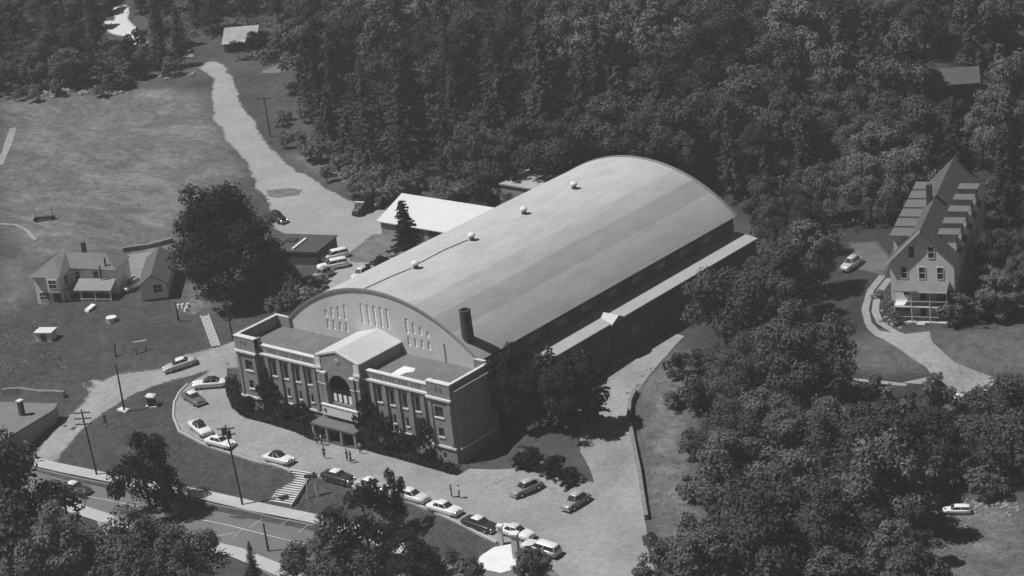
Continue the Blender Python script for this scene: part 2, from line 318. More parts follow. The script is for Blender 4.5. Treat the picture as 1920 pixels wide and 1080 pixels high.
sheet('rough_grass', [(-26.0,51.6),(-27.9,59.2),(-26.8,60.5),(-8.2,59.5),(-8.7,51.7),(-11.2,46.6),(-15.4,48.3),(-19.3,48.5),(-22.3,47.1)], D.materials['scrub_grass'], .1, .5)
sheet('dirt_yard', [(-62.1,29.0),(-63.1,32.7),(-58.7,39.7),(-55.0,33.6),(-50.1,24.5),(-53.8,24.7),(-59.0,28.1)], m_dirt, .05, .4)
sheet('dirt_yard', [(-34.0,18.3),(-36.5,22.2),(-38.4,26.6),(-39.9,31.8),(-35.2,29.3),(-33.8,24.7),(-31.0,20.6),(-31.0,18.2)], D.materials['scrub_grass'], .05, .3)
# ------------------------------------------------------------------ the arched drill hall (units of K metres)
K = 1.18
m_brick = mat('brown_brick', .23, .2, .5, scale2=3.2, var2=.22)
m_side_shade = mat('shade_darkened_brick', .075, .2, .5, scale2=3, var2=.2)  # same brick as the front, darkened so the colour carries the side's shade
m_brickd = mat('weathered_brick', .25, .2, .8, scale2=4, var2=.15)
m_stone = mat('limestone', .62, .12, 1.5)
m_stucco = mat('pale_stucco', .51, .1, .3, scale2=2, var2=.08)
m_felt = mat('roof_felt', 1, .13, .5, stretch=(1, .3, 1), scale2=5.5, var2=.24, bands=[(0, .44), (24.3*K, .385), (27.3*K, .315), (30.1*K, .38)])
m_deck = mat('roof_deck', .155, .2, .35, scale2=2, var2=.2)
m_pale_roof = mat('pale_roofing', .52, .06, .6, scale2=4, var2=.04)
m_glass = mat('dark_glass', .03, .2, 2, rough=.25, spec=.4)
m_lite = mat('whitened_glass', .78, .1, 1.5)
m_fascia = mat('dark_fascia', .035, .1, 1)
m_frame = mat('window_frame', .12, .1, 2)
m_soot = mat('sooty_brick', .065, .3, .6, scale2=3, var2=.2)
m_metal = mat('galvanised_metal', .6, .1, 2, rough=.5, metal=.2)
m_shingle = mat('dark_shingles', .055, .18, .8, scale2=5, var2=.12)
m_wood = mat('dark_timber', .06, .2, 1)
hall = thing('drill_hall', (0, 0, 0), 'huge brick drill hall with pale arched roof and brown parapeted front block', 'hall')
W_, DD = 36.0, 7.44
def hb(mb, name, m, parent=hall, smooth=False): return mb.scale(K).build(name, m, parent, smooth)
def hparts(mb, name, m, parent=hall):
    """each separate piece of a trim (pieces whose boxes touch stay together) becomes its own part"""
    comp = list(range(len(mb.v)))
    def fnd(i):
        while comp[i] != i: comp[i] = comp[comp[i]]; i = comp[i]
        return i
    for f in mb.f:
        for i in f[1:]: comp[fnd(i)] = fnd(f[0])
    g = {}
    for i in range(len(mb.v)): g.setdefault(fnd(i), []).append(i)
    gs = [[set(v), [min(mb.v[i][k] for i in v) for k in range(3)], [max(mb.v[i][k] for i in v) for k in range(3)]] for v in g.values()]
    ch = True
    while ch:
        ch = False
        for i in range(len(gs)):
            for j in range(i+1, len(gs)):
                if all(gs[i][1][k] <= gs[j][2][k]+.03 and gs[j][1][k] <= gs[i][2][k]+.03 for k in range(3)):
                    gs[i] = [gs[i][0] | gs[j][0], [min(a, c) for a, c in zip(gs[i][1], gs[j][1])], [max(a, c) for a, c in zip(gs[i][2], gs[j][2])]]
                    del gs[j]; ch = True; break
            if ch: break
    for vs, _, _ in gs:
        idx = sorted(vs); mp_ = {v: i for i, v in enumerate(idx)}; q = MB()
        q.v = [mb.v[i] for i in idx]; q.f = [tuple(mp_[i] for i in f) for f in mb.f if f[0] in vs]
        q.scale(K).build(name, m, parent)
def holed(x0, x1, z0, top, y, holes, rec=.22, curve=None):
    """a wall front at depth y with real recessed openings; top is a number or a function of x"""
    b = MB(); tf = top if callable(top) else (lambda x: top)
    xs = {x0, x1}
    for h in holes: xs |= {h[0], h[1]}
    if curve: xs |= set(np.linspace(x0, x1, curve).tolist())
    xs = sorted(xs)
    for a, c in zip(xs[:-1], xs[1:]):
        if c-a < 1e-6: continue
        m_ = (a+c)/2; hs = sorted([h for h in holes if h[0] < m_ < h[1]], key=lambda h: h[2]); z = z0
        for h in hs:
            if h[2] > z: b.add([(a,y,z),(c,y,z),(c,y,h[2]),(a,y,h[2])], [(0,1,2,3)])
            z = h[3]
        b.add([(a,y,z),(c,y,z),(c,y,tf(c)),(a,y,tf(a))], [(0,1,2,3)])
    for a, c, p, q in holes:
        r = y+rec
        b.add([(a,y,p),(a,r,p),(a,r,q),(a,y,q)], [(0,1,2,3)]); b.add([(c,y,p),(c,r,p),(c,r,q),(c,y,q)], [(0,1,2,3)])
        b.add([(a,y,p),(c,y,p),(c,r,p),(a,r,p)], [(0,1,2,3)]); b.add([(a,y,q),(c,y,q),(c,r,q),(a,r,q)], [(0,1,2,3)])
    return b
def window(a, c, p, q, y, parent=hall, glass=None, k=K, nx=2, nz=3, sill=True, fm=None):
    f = MB(); t_ = .05
    f.box(a, a+t_, y-.05, y, p, q).box(c-t_, c, y-.05, y, p, q).box(a+t_, c-t_, y-.05, y, p, p+t_).box(a+t_, c-t_, y-.05, y, q-t_, q)
    for i in range(1, nx): x = a+(c-a)*i/nx; f.box(x-.018, x+.018, y-.04, y, p+t_, q-t_)
    for i in range(1, nz): z = p+(q-p)*i/nz; f.box(a+t_, c-t_, y-.03, y-.002, z-.015, z+.015)
    o = f.scale(k).build('window', fm or m_frame, parent)
    MB().add([(a,y+.01,p),(c,y+.01,p),(c,y+.01,q),(a,y+.01,q)], [(0,1,2,3)]).scale(k).build('pane', glass or m_glass, o)
    return o
YW, YP, YB = .35, -.3, -.35
wing_l = [(5.95+2.05*i) for i in range(4)]; wing_r = [W_-x for x in wing_l[::-1]]
ups = [(x-.36, x+.36, 5.55, 7.3) for x in wing_l+wing_r]; los = [(x-.2, x+.2, 3.15, 4.3) for x in wing_l+wing_r]
bas = [(x-.2, x+.2, .6, 1.4) for x in wing_l+wing_r]
hl = [h for h in ups+los+bas if h[1] < 18]; hr = [h for h in ups+los+bas if h[0] > 18]
b = holed(3.6, 14.4, -1.5, 9.3, YW, hl); b2 = holed(21.6, 32.4, -1.5, 9.3, YW, hr); b.add(b2.v, b2.f)
pl = [(1.4, 2.7, 5.85, 7.2), (1.6, 2.45, 3.35, 4.45), (1.7, 2.1, .6, 1.35)]; prr = [(W_-h[1], W_-h[0], h[2], h[3]) for h in pl]
b3 = holed(0, 3.6, -1.5, 10.2, YP, pl); b.add(b3.v, b3.f); b3 = holed(32.4, 36, -1.5, 10.2, YP, prr); b.add(b3.v, b3.f)
# returns of the pavilions, side walls, block behind, parapets
for x in (3.6, 32.4): b.add([(x,YP,-1.5),(x,YW,-1.5),(x,YW,10.2),(x,YP,10.2)], [(0,1,2,3)])
b.box(3.3, 3.6, YP+.02, YW+.6, 8.8, 10.19).box(32.4, 32.7, YP+.02, YW+.6, 8.8, 10.19)
b.box(0, .3, YP+.005, DD, -1.5, 10.2).box(35.7, 36, YP+.005, DD, -1.5, 10.2)
b.box(.3, 3.3, YP+.3, YP+.6, 8.8, 10.18).box(32.7, 35.7, YP+.3, YP+.6, 8.8, 10.18)
b.box(3.6, 14.4, YW+.26, YW+.5, 8.8, 9.29).box(21.6, 32.4, YW+.26, YW+.5, 8.8, 9.29)
b.box(.3, 2.5, DD-.3, DD-.01, 8.5, 10.2).box(33.5, 35.7, DD-.3, DD-.01, 8.5, 10.2)
b.box(-.45, 0, .1, DD-.4, -1.5, 9.4).box(36, 36.45, .1, DD-.4, -1.5, 9.4)
for s_ in (0, 1):
    q = MB(); q.v = b.v[:]; q.f = [f for f in b.f if (sum(b.v[i][0] for i in f)/len(f) > 18) == bool(s_)]
    used = sorted({i for f in q.f for i in f}); mp_ = {v: i for i, v in enumerate(used)}; q.v = [b.v[i] for i in used]; q.f = [tuple(mp_[i] for i in f) for f in q.f]
    hb(q, 'front_wall', m_brick)
# inset panels of the parapet, dark and pale like little balusters
for xs_ in (wing_l, wing_r):
    for x in xs_:
        for dx in (-.55, 0, .55):
            q = MB().box(x+dx-.17, x+dx+.17, YW-.012, YW+.02, 8.62, 9.08); hb(q, 'parapet_panel', m_frame)
for x in (1.3, 2.0, 33.9, 34.6): hb(MB().box(x-.2, x+.2, YP-.012, YP+.02, 9.1, 9.7), 'parapet_panel', m_frame)
for hs_, y in ((ups+los+bas, YW), (pl+prr, YP)):
    for h in hs_: window(*h, y+.22, nz=3 if h[3]-h[2] > 1.2 else 2)
q = MB()
for h in ups+los: q.box(h[0]-.1, h[1]+.1, YW-.12, YW+.05, h[2]-.14, h[2]-.002)
for h in pl[:2]+prr[:2]: q.box(h[0]-.1, h[1]+.1, YP-.12, YP+.05, h[2]-.14, h[2]-.002)
hparts(q, 'window_sill', m_stone)
# pilasters
q = MB(); edges = []
for xs_ in (wing_l, wing_r):
    for x in [xs_[0]-1.02]+[v+1.02 for v in xs_]:
        q.box(x-.28, x+.28, YW-.24, YW-.003, 2.3, 8.05)
for x in (.35, 3.25, 32.75, 35.65): q.box(x-.2, x+.2, YP-.12, YP-.003, 2.3, 8.15)
hparts(q, 'pilaster', m_brick)
# cornice, belt course, copings
q = MB()
for x0, x1, y in ((3.6, 14.4, YW), (21.6, 32.4, YW)):
    q.box(x0, x1, y-.34, y+.05, 8.18, 8.42).box(x0, x1, y-.2, y+.05, 8.05, 8.17)
for x0, x1 in ((-.12, 3.72), (32.28, 36.12)): q.box(x0, x1, YP-.28, YP+.05, 8.18, 8.42)
hparts(q, 'cornice', m_stone)
q = MB()
for x0, x1, y in ((3.7, 14.4, YW), (21.6, 32.3, YW), (-.1, 3.7, YP), (32.3, 36.1, YP)): q.box(x0, x1, y-.18, y+.05, 2.0, 2.24)
q.box(36.46, 36.6, .0, DD-.3, 2.0, 2.24)
hparts(q, 'belt_course', m_stone)
q = MB()
q.box(3.55, 14.45, YW-.06, YW+.55, 9.3, 9.42).box(21.55, 32.45, YW-.06, YW+.55, 9.3, 9.42)
q.box(-.06, 3.66, YP-.06, YP+.66, 10.2, 10.32).box(32.34, 36.06, YP-.06, YP+.66, 10.2, 10.32)
q.box(-.06, .36, YP+.66, DD-.32, 10.2, 10.32).box(35.64, 36.06, YP+.66, DD-.32, 10.2, 10.32)
q.box(-.06, 2.5, DD-.32, DD, 10.2, 10.32).box(33.5, 36.06, DD-.32, DD, 10.2, 10.32)
q.box(-.5, -.02, .05, DD-.4, 9.4, 9.5).box(36.02, 36.5, .05, DD-.4, 9.4, 9.5)
hparts(q, 'coping', m_stone)
q = MB().box(.3, 14.4, YW+.5, DD, 8.6, 8.8).box(21.6, 35.7, YW+.5, DD, 8.6, 8.8)
hparts(q, 'roof_deck', m_deck)
MB().prism([(29.18,5.15), (31.29,5.11), (31.78,4.10), (31.04,3.33), (30.72,1.43), (29.38,1.10), (29.13,3.87)][::-1], 10.39, 10.43).build('roof_patch', m_white, hall)
# central bay with gabled cap
def gab(x): return 10.2 + 1.05*(1-abs(x-18)/3.6)
arch_h = []
q = holed(14.4, 21.6, -1.5, gab, YB, [(16.15, 19.85, 4.35, 6.3)]+[(a, c, 6.3, 6.3+1.85*math.sqrt(max(0, 1-(((a+c)/2-18)/1.85)**2))) for a, c in zip(np.linspace(16.15, 19.85, 13)[:-1].tolist(), np.linspace(16.15, 19.85, 13)[1:].tolist())]+[(16.4, 19.6, -.1, 1.8)], rec=.35, curve=9)
q.box(14.4, 14.7, YB+.005, DD, -1.5, 10.16).box(21.3, 21.6, YB+.005, DD, -1.5, 10.16)
hb(q, 'entrance_bay', m_brick)
q = MB().loft([[(14.25, y, 10.14), (18, y, 11.24), (21.75, y, 10.14), (21.75, y, 10.28), (18, y, 11.4), (14.25, y, 10.28)] for y in (YB+.25, DD)])
hb(q, 'bay_roof', m_pale_roof)
q = MB().loft([[(14.3, y, 10.1), (18, y, 11.2), (21.7, y, 10.1), (21.7, y, 10.34), (18, y, 11.48), (14.3, y, 10.34)] for y in (YB-.12, YB+.24)])
hb(q, 'pediment_coping', m_stone)
q = MB().box(14.3, 15.2, YB-.1, YB-.003, 8.9, 10.1).box(20.8, 21.7, YB-.1, YB-.003, 8.9, 10.1); q.box(14.2, 15.3, YB-.22, YB-.003, 8.6, 8.88).box(20.7, 21.8, YB-.22, YB-.003, 8.6, 8.88)
hparts(q, 'pediment_block', m_stone)
q = MB().cyl((18, YB-.1, 10.0), .32, .32, .1, 16, 'y'); e_ = hb(q, 'emblem', m_stone)
hb(MB().cyl((18, YB-.14, 10.0), .17, .17, .05, 12, 'y'), 'emblem_boss', m_frame, e_)
# arched window: glazing, radiating bars, pale lower lights
q = MB(); pts = [(16.15, 4.35), (19.85, 4.35)]+[(18+1.85*math.cos(a), 6.3+1.85*math.sin(a)) for a in np.linspace(0, PI, 17)]
q.add([(x, YB+.36, z) for x, z in pts], [tuple(range(len(pts)))]); aw = hb(q, 'arched_window', m_glass)
q = MB()
for i in range(1, 8): x = 16.15+i*.4625; q.box(x-.025, x+.025, YB+.28, YB+.34, 4.4, 6.3+1.85*math.sqrt(max(0, 1-((x-18)/1.85)**2)))
for z in (5.0, 5.6, 6.2, 6.8, 7.4): ww = 1.85 if z < 6.3 else math.sqrt(1.85**2-(z-6.3)**2); q.box(18-ww, 18+ww, YB+.29, YB+.33, z-.02, z+.02)
hb(q, 'glazing_bars', m_frame, aw)
for i in range(4):
    x = 16.5+i*.86; hb(MB().box(x-.02, x+.5, YB+.16, YB+.2, 4.5, 5.5), 'pale_light', m_lite, aw)
q = MB()
rr = [[(18+r*math.cos(a), y, 6.3+r*math.sin(a)) for r, y in ((1.86, YB), (1.86, YB-.12), (2.25, YB-.12), (2.25, YB))] for a in np.linspace(0, PI, 21)]
q.loft(rr); hb(q, 'arch_ring', m_brick)
q = MB()
for x, w2, y2 in ((14.75, .28, .2), (15.6, .34, .35), (20.4, .34, .35), (21.25, .28, .2)): q.box(x-w2, x+w2, YB-y2, YB-.003, 2.3, 8.1)
hparts(q, 'entrance_pier', m_brick)
q = MB()
for x, w2, y2 in ((14.75, .33, .25), (15.6, .4, .41), (20.4, .4, .41), (21.25, .33, .25)): q.box(x-w2, x+w2, YB-y2, YB-.003, 8.11, 8.34).box(x-w2, x+w2, YB-y2, YB-.003, 6.7, 6.8)
hparts(q, 'pier_cap', m_stone)
q = MB().box(15.0, 21.0, YB-.62, YB-.36, 2.7, 3.95).box(14.9, 21.1, YB-.7, YB-.3, 4.0, 4.14); tp = hb(q, 'inscription_panel', m_stone)
for x in (15.5, 20.5): hb(MB().cyl((x, YB-.66, 3.35), .26, .26, .05, 14, 'y'), 'medallion', m_frame, tp)
hb(MB().box(14.3, 21.7, YB-2.3, YB-.02, 1.9, 2.14), 'canopy', mat('canopy_felt', .14, .2, 1))
q = MB()
for x in (14.5, 16.8, 19.2, 21.5): q.box(x-.15, x+.15, YB-2.2, YB-1.9, -.6, 1.9)
hparts(q, 'canopy_post', m_brickd)
d_ = hb(MB().box(16.4, 19.6, YB+.3, YB+.36, -.1, 1.8), 'entrance_door', m_wood)
# the arched shed
AH, ARISE, ZE, L_ = 15.66, 6.1, 10.18, 54.5
RR = (AH*AH+ARISE*ARISE)/(2*ARISE)
def arc(x, extra=0): return ZE+ARISE-RR+math.sqrt(max(0, (RR+extra)**2-(x-18)**2))
def gtop(x): return arc(min(max(x, 18-AH), 18+AH))
gh = []
for x, zt, zb in ((9.1,12.4,11.5),(10.2,12.9,11.6),(11.35,13.2,11.6),(12.5,13.6,11.55),(9.2,11.1,9.85),(10.25,11.15,9.9),(11.4,11.15,9.95),(12.5,11.25,9.95),
                  (22.9,13.6,11.6),(24,13.2,11.7),(25.1,12.8,11.7),(26.25,12.4,11.65),(22.95,11.15,10.0),(24.05,11.15,10),(25.15,11.15,10),(26.25,11.15,9.95)):
    gh.append((x-.2, x+.27, zb, zt))
for i in range(5): x = 15.5+i*1.08; gh.append((x-.2, x+.27, 11.6, 14.35))
hb(holed(18-AH, 18+AH, 8.0, gtop, DD, gh, rec=.11, curve=45), 'gable_wall', m_stucco)
for h in gh: window(*h, DD+.11, glass=m_lite, nx=1, nz=4, fm=m_lite)
hb(MB().box(28.62, 28.8, DD-.08, DD-.003, 8.8, 11.3), 'downpipe', mat('pipe_grey', .3, .1, 1))
n_ = 48
def arcring(y, rin, rout):
    a0 = math.asin((AH+.35)/RR); A = np.linspace(-a0, a0, n_+1); cz = ZE+ARISE-RR
    return [(18+(RR+rout)*math.sin(a), y, cz+(RR+rout)*math.cos(a)) for a in A]+[(18+(RR+rin)*math.sin(a), y, cz+(RR+rin)*math.cos(a)) for a in A[::-1]]
q = MB().loft([arcring(DD-.2, -.02, .14), arcring(DD+L_*.5, -.02, .14), arcring(DD+L_+.3, -.02, .14)]); hb(q, 'arched_roof', m_felt)
q = MB().loft([arcring(DD-.24, .15, .2), arcring(DD-.02, .15, .2)]); q.loft([arcring(DD+L_-.1, .15, .25), arcring(DD+L_+.36, .15, .25)]); hparts(q, 'roof_rim', m_curb)
q = MB().box(18-AH, 18-AH+.3, DD+.02, DD+L_, -1.5, ZE-.1).box(18+AH-.3, 18+AH, DD+.02, DD+L_, -1.5, ZE-.1)
n0 = len(q.v); xs_ = np.linspace(18-AH, 18+AH, 33)
q.v += [(x, DD+L_, -1.5) for x in xs_]+[(x, DD+L_, gtop(x)) for x in xs_]
for i in range(32): q.f.append((n0+i, n0+i+1, n0+33+i+1, n0+33+i))
for i in range(10):
    y = DD+3+i*5.3
    hb(MB().box(18+AH+.002, 18+AH+.22, y-.3, y+.3, -1.5, 9.6), 'buttress', m_side_shade)
hb(q, 'shed_wall', m_side_shade)
def sidewin(x, y0, y1, z0, z1):
    q = MB().box(x, x+.03, y0, y1, z0, z1); o = hb(q, 'window', m_frame)
    hb(MB().box(x+.031, x+.04, y0+.08, y1-.08, z0+.08, z1-.08), 'pane', m_glass, o)
for i in range(9):
    y = DD+5.6+i*5.3
    sidewin(18+AH, y-1.1, y+1.1, 7.75, 9.2)
    if i > 1: sidewin(37.0, y-1.0, y+1.0, 3.2, 5.2)
# lean-to
LY0, LY1 = 17.0, 62.3
q = MB().add([(33.66,LY0,7.5),(37.25,LY0,7.02),(37.25,LY1,7.02),(33.66,LY1,7.5),(33.66,LY0,7.64),(37.25,LY0,7.16),(37.25,LY1,7.16),(33.66,LY1,7.64)],
    [(0,3,2,1),(4,5,6,7),(0,1,5,4),(1,2,6,5),(2,3,7,6),(3,0,4,7)])
hb(q, 'side_aisle_roof', mat('aisle_felt', .37, .07, .5, scale2=5, var2=.06))
hb(MB().box(33.67, 37.0, LY0+.2, LY1-.2, -1.5, 7.0), 'side_aisle_wall', m_side_shade)
q = MB().loft([[(x, 28.9, 7.1), (x, 30.4, 7.85), (x, 31.9, 7.1), (x, 31.9, 6.95), (x, 30.4, 7.7), (x, 28.9, 6.95)] for x in (33.7, 37.5)])
hb(q, 'side_porch_roof', m_pale_roof)
hb(MB().prism([(33.7,29.1),(37.3,29.1),(37.3,31.7),(33.7,31.7)], -1.5, 6.94), 'side_porch_wall', m_side_shade)
# roof ventilators on the ridge
for y in (15.5, 26.4, 37.1, 47.9):
    z = arc(17.9, .15)
    v_ = hb(MB().cyl((17.9, y, z-.1), .4, .3, .6, 14), 'roof_ventilator', m_frame)
    hb(MB().loft([[(17.9+r*math.cos(2*PI*j/14), y+r*math.sin(2*PI*j/14), z+h) for j in range(14)] for r, h in ((.3,.46),(.52,.6),(.5,.8),(.3,.98),(.08,1.04))]), 'cowl', m_white, v_)
q = MB().tube([(16.6, DD, arc(16.6)+.2), (16.9, 12, arc(16.9)+.2), (17.4, 15.3, arc(17.4)+.2)], .05, 5).tube([(17.1, 16, arc(17.1)+.2), (16.9, 22, arc(16.9)+.2), (17.4, 26.2, arc(17.4)+.2)], .05, 5)
hparts(q, 'roof_cable', m_fascia)
# boiler chimney
q = MB(); cx_, cy_ = 31.65, 8.65
rg = [[(cx_+r*math.cos(2*PI*j/16), cy_+r*math.sin(2*PI*j/16), z) for j in range(16)] for r, z in ((.84, -1), (.8, 10), (.68, 15.4), (.72, 15.45), (.72, 15.7), (.66, 15.75), (.5, 15.75), (.5, 14.8))]
ch = hb(q.loft(rg), 'chimney', m_soot)
hb(MB().loft([[(cx_+r*math.cos(2*PI*j/16), cy_+r*math.sin(2*PI*j/16), z) for j in range(16)] for r, z in ((.71, 14.6), (.71, 14.85))], cap=False), 'chimney_band', m_fascia, ch)
# small annex behind the hall
ax = (-10.08,82.75)
an_ = thing('annex', (ax[0], ax[1], H(*ax)), 'small pale flat roofed annex behind the left flank of the arched hall', 'outbuilding', rz=0)
MB().box(-4, 4, -4, 4, -1, 3.4).build('wall', m_brickd, an_); MB().box(-4.3, 4.3, -4.3, 4.3, 3.4, 3.65).build('roof', mat('annex_roof', .36, .1, .6), an_)
MB().cyl((-2.5, -2.5, 3.6), .3, .25, 1.0, 10).build('vent', m_metal, an_)
# ------------------------------------------------------------------ other buildings
m_clap = mat('pale_clapboard', .74, .07, .8, scale2=6, var2=.05)
m_clap2 = mat('grey_clapboard', .66, .1, .8, scale2=6, var2=.06)
m_greyroof = mat('grey_shingles', .17, .14, .8, scale2=4, var2=.1)
m_foundation = mat('rubble_foundation', .16, .3, 1)
def gable_roof(L, Wd, z0, rise, over=.4, th=.18, x0=0):
    """ridge along x from x0 to x0+L, centred on y=0"""
    h = Wd/2+over; k = rise/(Wd/2); e = z0-over*k
    return MB().loft([[(x, -h, e), (x, 0, z0+rise), (x, h, e), (x, h, e+th), (x, 0, z0+rise+th), (x, -h, e+th)] for x in (x0-over, x0+L+over)])
def gable_body(L, Wd, zb, z0, rise, x0=0):
    return MB().loft([[(x, -Wd/2, zb), (x, Wd/2, zb), (x, Wd/2, z0), (x, 0, z0+rise), (x, -Wd/2, z0)] for x in (x0, x0+L)])
def wallwin(parent, axis, pos, a, c, p, q, out, nx=2, nz=2, glass=None, fm=None):
    """window proud of a wall: axis 'x' lies in plane x=pos, 'y' in plane y=pos; out is the outward sign"""
    f = MB(); t_ = .09
    for a0, a1, z0, z1 in ((a-t_, a, p-t_, q+t_), (c, c+t_, p-t_, q+t_), (a, c, p-t_, p), (a, c, q, q+t_)) + tuple((a+(c-a)*i/nx-.025, a+(c-a)*i/nx+.025, p, q) for i in range(1, nx)) + tuple((a, c, p+(q-p)*i/nz-.025, p+(q-p)*i/nz+.025) for i in range(1, nz)):
        lo, hi = sorted((pos+out*.004, pos+out*.07))
        f.box(lo, hi, a0, a1, z0, z1) if axis == 'x' else f.box(a0, a1, lo, hi, z0, z1)
    o = f.build('window', fm or m_white, parent); g_ = MB(); v = pos+out*.02
    if axis == 'x': g_.add([(v,a,p),(v,c,p),(v,c,q),(v,a,q)], [(0,1,2,3)])
    else: g_.add([(a,v,p),(c,v,p),(c,v,q),(a,v,q)], [(0,1,2,3)])
    g_.build('pane', glass or m_glass, o); return o
# --- tall narrow inn on the right: local +x runs back along the ridge, gable front at x=0
A = (74.9,61.5); B = (83.0,65.7)
wd = 9.4; ang = math.atan2(B[1]-A[1], B[0]-A[0]) + PI/2 - math.radians(7)
mid = ((A[0]+B[0])/2-math.cos(ang)*.0, (A[1]+B[1])/2)
fl = H(*mid)
PD = 2.4                                                  # porch depth
base = (mid[0]+math.cos(ang)*PD, mid[1]+math.sin(ang)*PD)
inn = thing('gabled_inn', (base[0], base[1], fl), 'long narrow three storey gabled inn with rows of dormers and two storey porch', 'house', rz=ang)
ZI, RI, LI = 8.9, 4.8, 33.0
gable_body(LI, wd, -1, ZI, RI).build('wall', m_clap2, inn)
rf = gable_roof(LI, wd, ZI, RI, .45, .2).build('roof', mat('inn_shingles', .09, .15, .8, scale2=4, var2=.1), inn)
q = MB(); h = wd/2+.45; k = RI/(wd/2)
q.loft([[(x, y, z) for x, y, z in ((-.56, s*h, ZI-.45*k-.1), (-.56, 0, ZI+RI-.1), (-.56, 0, ZI+RI+.24), (-.56, s*h, ZI-.45*k+.24))] + [] for s in (1,)] + [[(x+.1, y, z) for x, y, z in ((-.56, h, ZI-.45*k-.1), (-.56, 0, ZI+RI-.1), (-.56, 0, ZI+RI+.24), (-.56, h, ZI-.45*k+.24))]])
q.build('rake_board', m_white, inn)
MB().box(LI*.42, LI*.42+1.0, .5, 1.3, ZI+2, ZI+RI+2.2).build('chimney', m_soot, rf)
m_dorm = mat('dormer_roofing', .14, .1, 1, scale2=5, var2=.08)
for s, xs_ in ((1, [4.2, 8.4, 12.6, 16.8, 21, 25.2]), (-1, [4.6, 9.4, 14.6, 20, 25])):
    for x in xs_:
        y1 = s*(wd/2-.1); y0 = s*.9; zt = ZI+2.9
        lo, hi = sorted((y0, y1))
        d_ = MB().box(x-1.05, x+1.05, lo, hi, ZI-.1, zt).build('dormer', m_clap2, inn)
        lo, hi = sorted((s*.75, s*(wd/2+.35)))
        MB().box(x-(1.75 if s > 0 else 1.3), x+(1.75 if s > 0 else 1.3), lo, hi, zt, zt+.16).build('dormer_roof', m_dorm, d_)
        MB().box(x-.5, x+.5, *sorted((y1, y1+s*.03)), ZI+.9, zt-.4).build('dormer_window', m_glass, d_)
for a in (-1.45, 1.45): wallwin(inn, 'x', 0, a-.42, a+.42, ZI+.55, ZI+2.3, -1, 1, 2)
for a in (-2.65, 0, 2.65): wallwin(inn, 'x', 0, a-.42, a+.42, 6.15, 7.95, -1, 1, 2)
for i in range(7):
    for z in (1.2, 4.0): wallwin(inn, 'y', wd/2, 2.5+i*4.2, 3.5+i*4.2, z, z+1.6, 1, 1, 2); wallwin(inn, 'y', -wd/2, 2.5+i*4.2, 3.5+i*4.2, z, z+1.6, -1, 1, 2)
pw = 3.95
po = MB().add([(-PD-.2,-pw,5.0),(-.0,-pw,5.7),(0,pw,5.7),(-PD-.2,pw,5.0),(-PD-.2,-pw,5.12),(0,-pw,5.82),(0,pw,5.82),(-PD-.2,pw,5.12)], [(0,1,2,3),(4,7,6,5),(0,4,5,1),(1,5,6,2),(2,6,7,3),(3,7,4,0)]).build('porch_roof', m_greyroof, inn)
MB().box(-PD-.24, -PD-.18, -pw, .2, 4.9, 5.12).build('porch_fascia', m_white, po)
q = MB().box(-PD, -.01, -pw, pw, 2.45, 2.6).box(-PD, -.01, -pw, pw, -.6, .15); q.build('porch_floor', m_clap2, inn)
for y in (-pw+.1, -1.35, 1.35, pw-.1): MB().box(-PD, -PD+.14, y-.07, y+.07, .15, 5.0).build('porch_post', m_clap2, inn)
MB().box(-PD, -PD+.06, -pw, pw, 3.4, 3.48).box(-PD, -PD+.06, -pw, pw, .95, 1.02).build('porch_rail', m_clap2, inn)
for z in (.3, 2.9):
    for a in (-2.6, 2.4): wallwin(inn, 'x', 0, a-.42, a+.42, z+.6, z+1.8, -1, 1, 2)
    MB().box(-.06, -.005, -.45, .45, z-.1, z+1.9).build('door', m_wood, inn)
MB().box(-PD-1.4, -PD-.02, -.6, .6, -.5, -.1).box(-PD-.8, -PD-.02, -.6, .6, -.1, .1).build('porch_step', m_conc, inn)
# --- farmhouse on the left: local x to the right, front at y=0 facing the camera
A = (-61.1,10.3); B = (-46.1,16.7); ang = math.atan2(B[1]-A[1], B[0]-A[0])
fh = thing('farmhouse', (A[0], A[1], H(*A)-.1), 'two storey clapboard farmhouse with hipped grey roof and open front porch', 'house', rz=ang)
def hip(x0, x1, y0, y1, z, rise, over=.35, th=.15, ridge=None):
    x0 -= over; x1 += over; y0 -= over; y1 += over; hy = (y0+y1)/2; i = (y1-y0)/2 if ridge is None else ridge
    return MB().add([(x0,y0,z),(x1,y0,z),(x1,y1,z),(x0,y1,z),(x0+i,hy,z+rise),(x1-i,hy,z+rise),(x0,y0,z-th),(x1,y0,z-th),(x1,y1,z-th),(x0,y1,z-th)],
        [(0,1,5,4),(1,2,5),(2,3,4,5),(3,0,4),(6,9,8,7),(0,6,7,1),(1,7,8,2),(2,8,9,3),(3,9,6,0)])
MB().box(0, 5.1, 0, 9, -1, 5.4).box(5.1, 13.6, 3.6, 9, -1, 5.0).box(2.9, 5.1, -.9, 0, 2.6, 5.3).build('wall', m_clap, fh)
r1 = hip(0, 5.1, -.6, 9, 5.4, 1.9, ridge=2.2)
r1 = MB().add([(-.4,-.9,5.3),(5.5,-.9,5.3),(5.6,3.2,5.4),(14,3.2,5.1),(14,9.4,5.3),(-.4,9.4,5.3),(2.6,3.5,7.1),(3.4,6.3,7.3),(11,6.3,7.0)], [(0,1,6),(1,2,7,6),(2,3,8,7),(3,4,8),(4,5,7,8),(5,0,6,7),(0,5,4,3,2,1)])
hr_ = r1.build('roof', m_greyroof, fh)
MB().box(6.6, 7.2, 6.2, 6.8, 6.6, 8.9).build('chimney', m_soot, hr_)
MB().cyl((11.9, 3.9, 4.8), .16, .14, 2.3, 8).cyl((11.2, 3.0, 3.6), .16, .14, 2.3, 8).build('stovepipe', m_fascia, hr_)
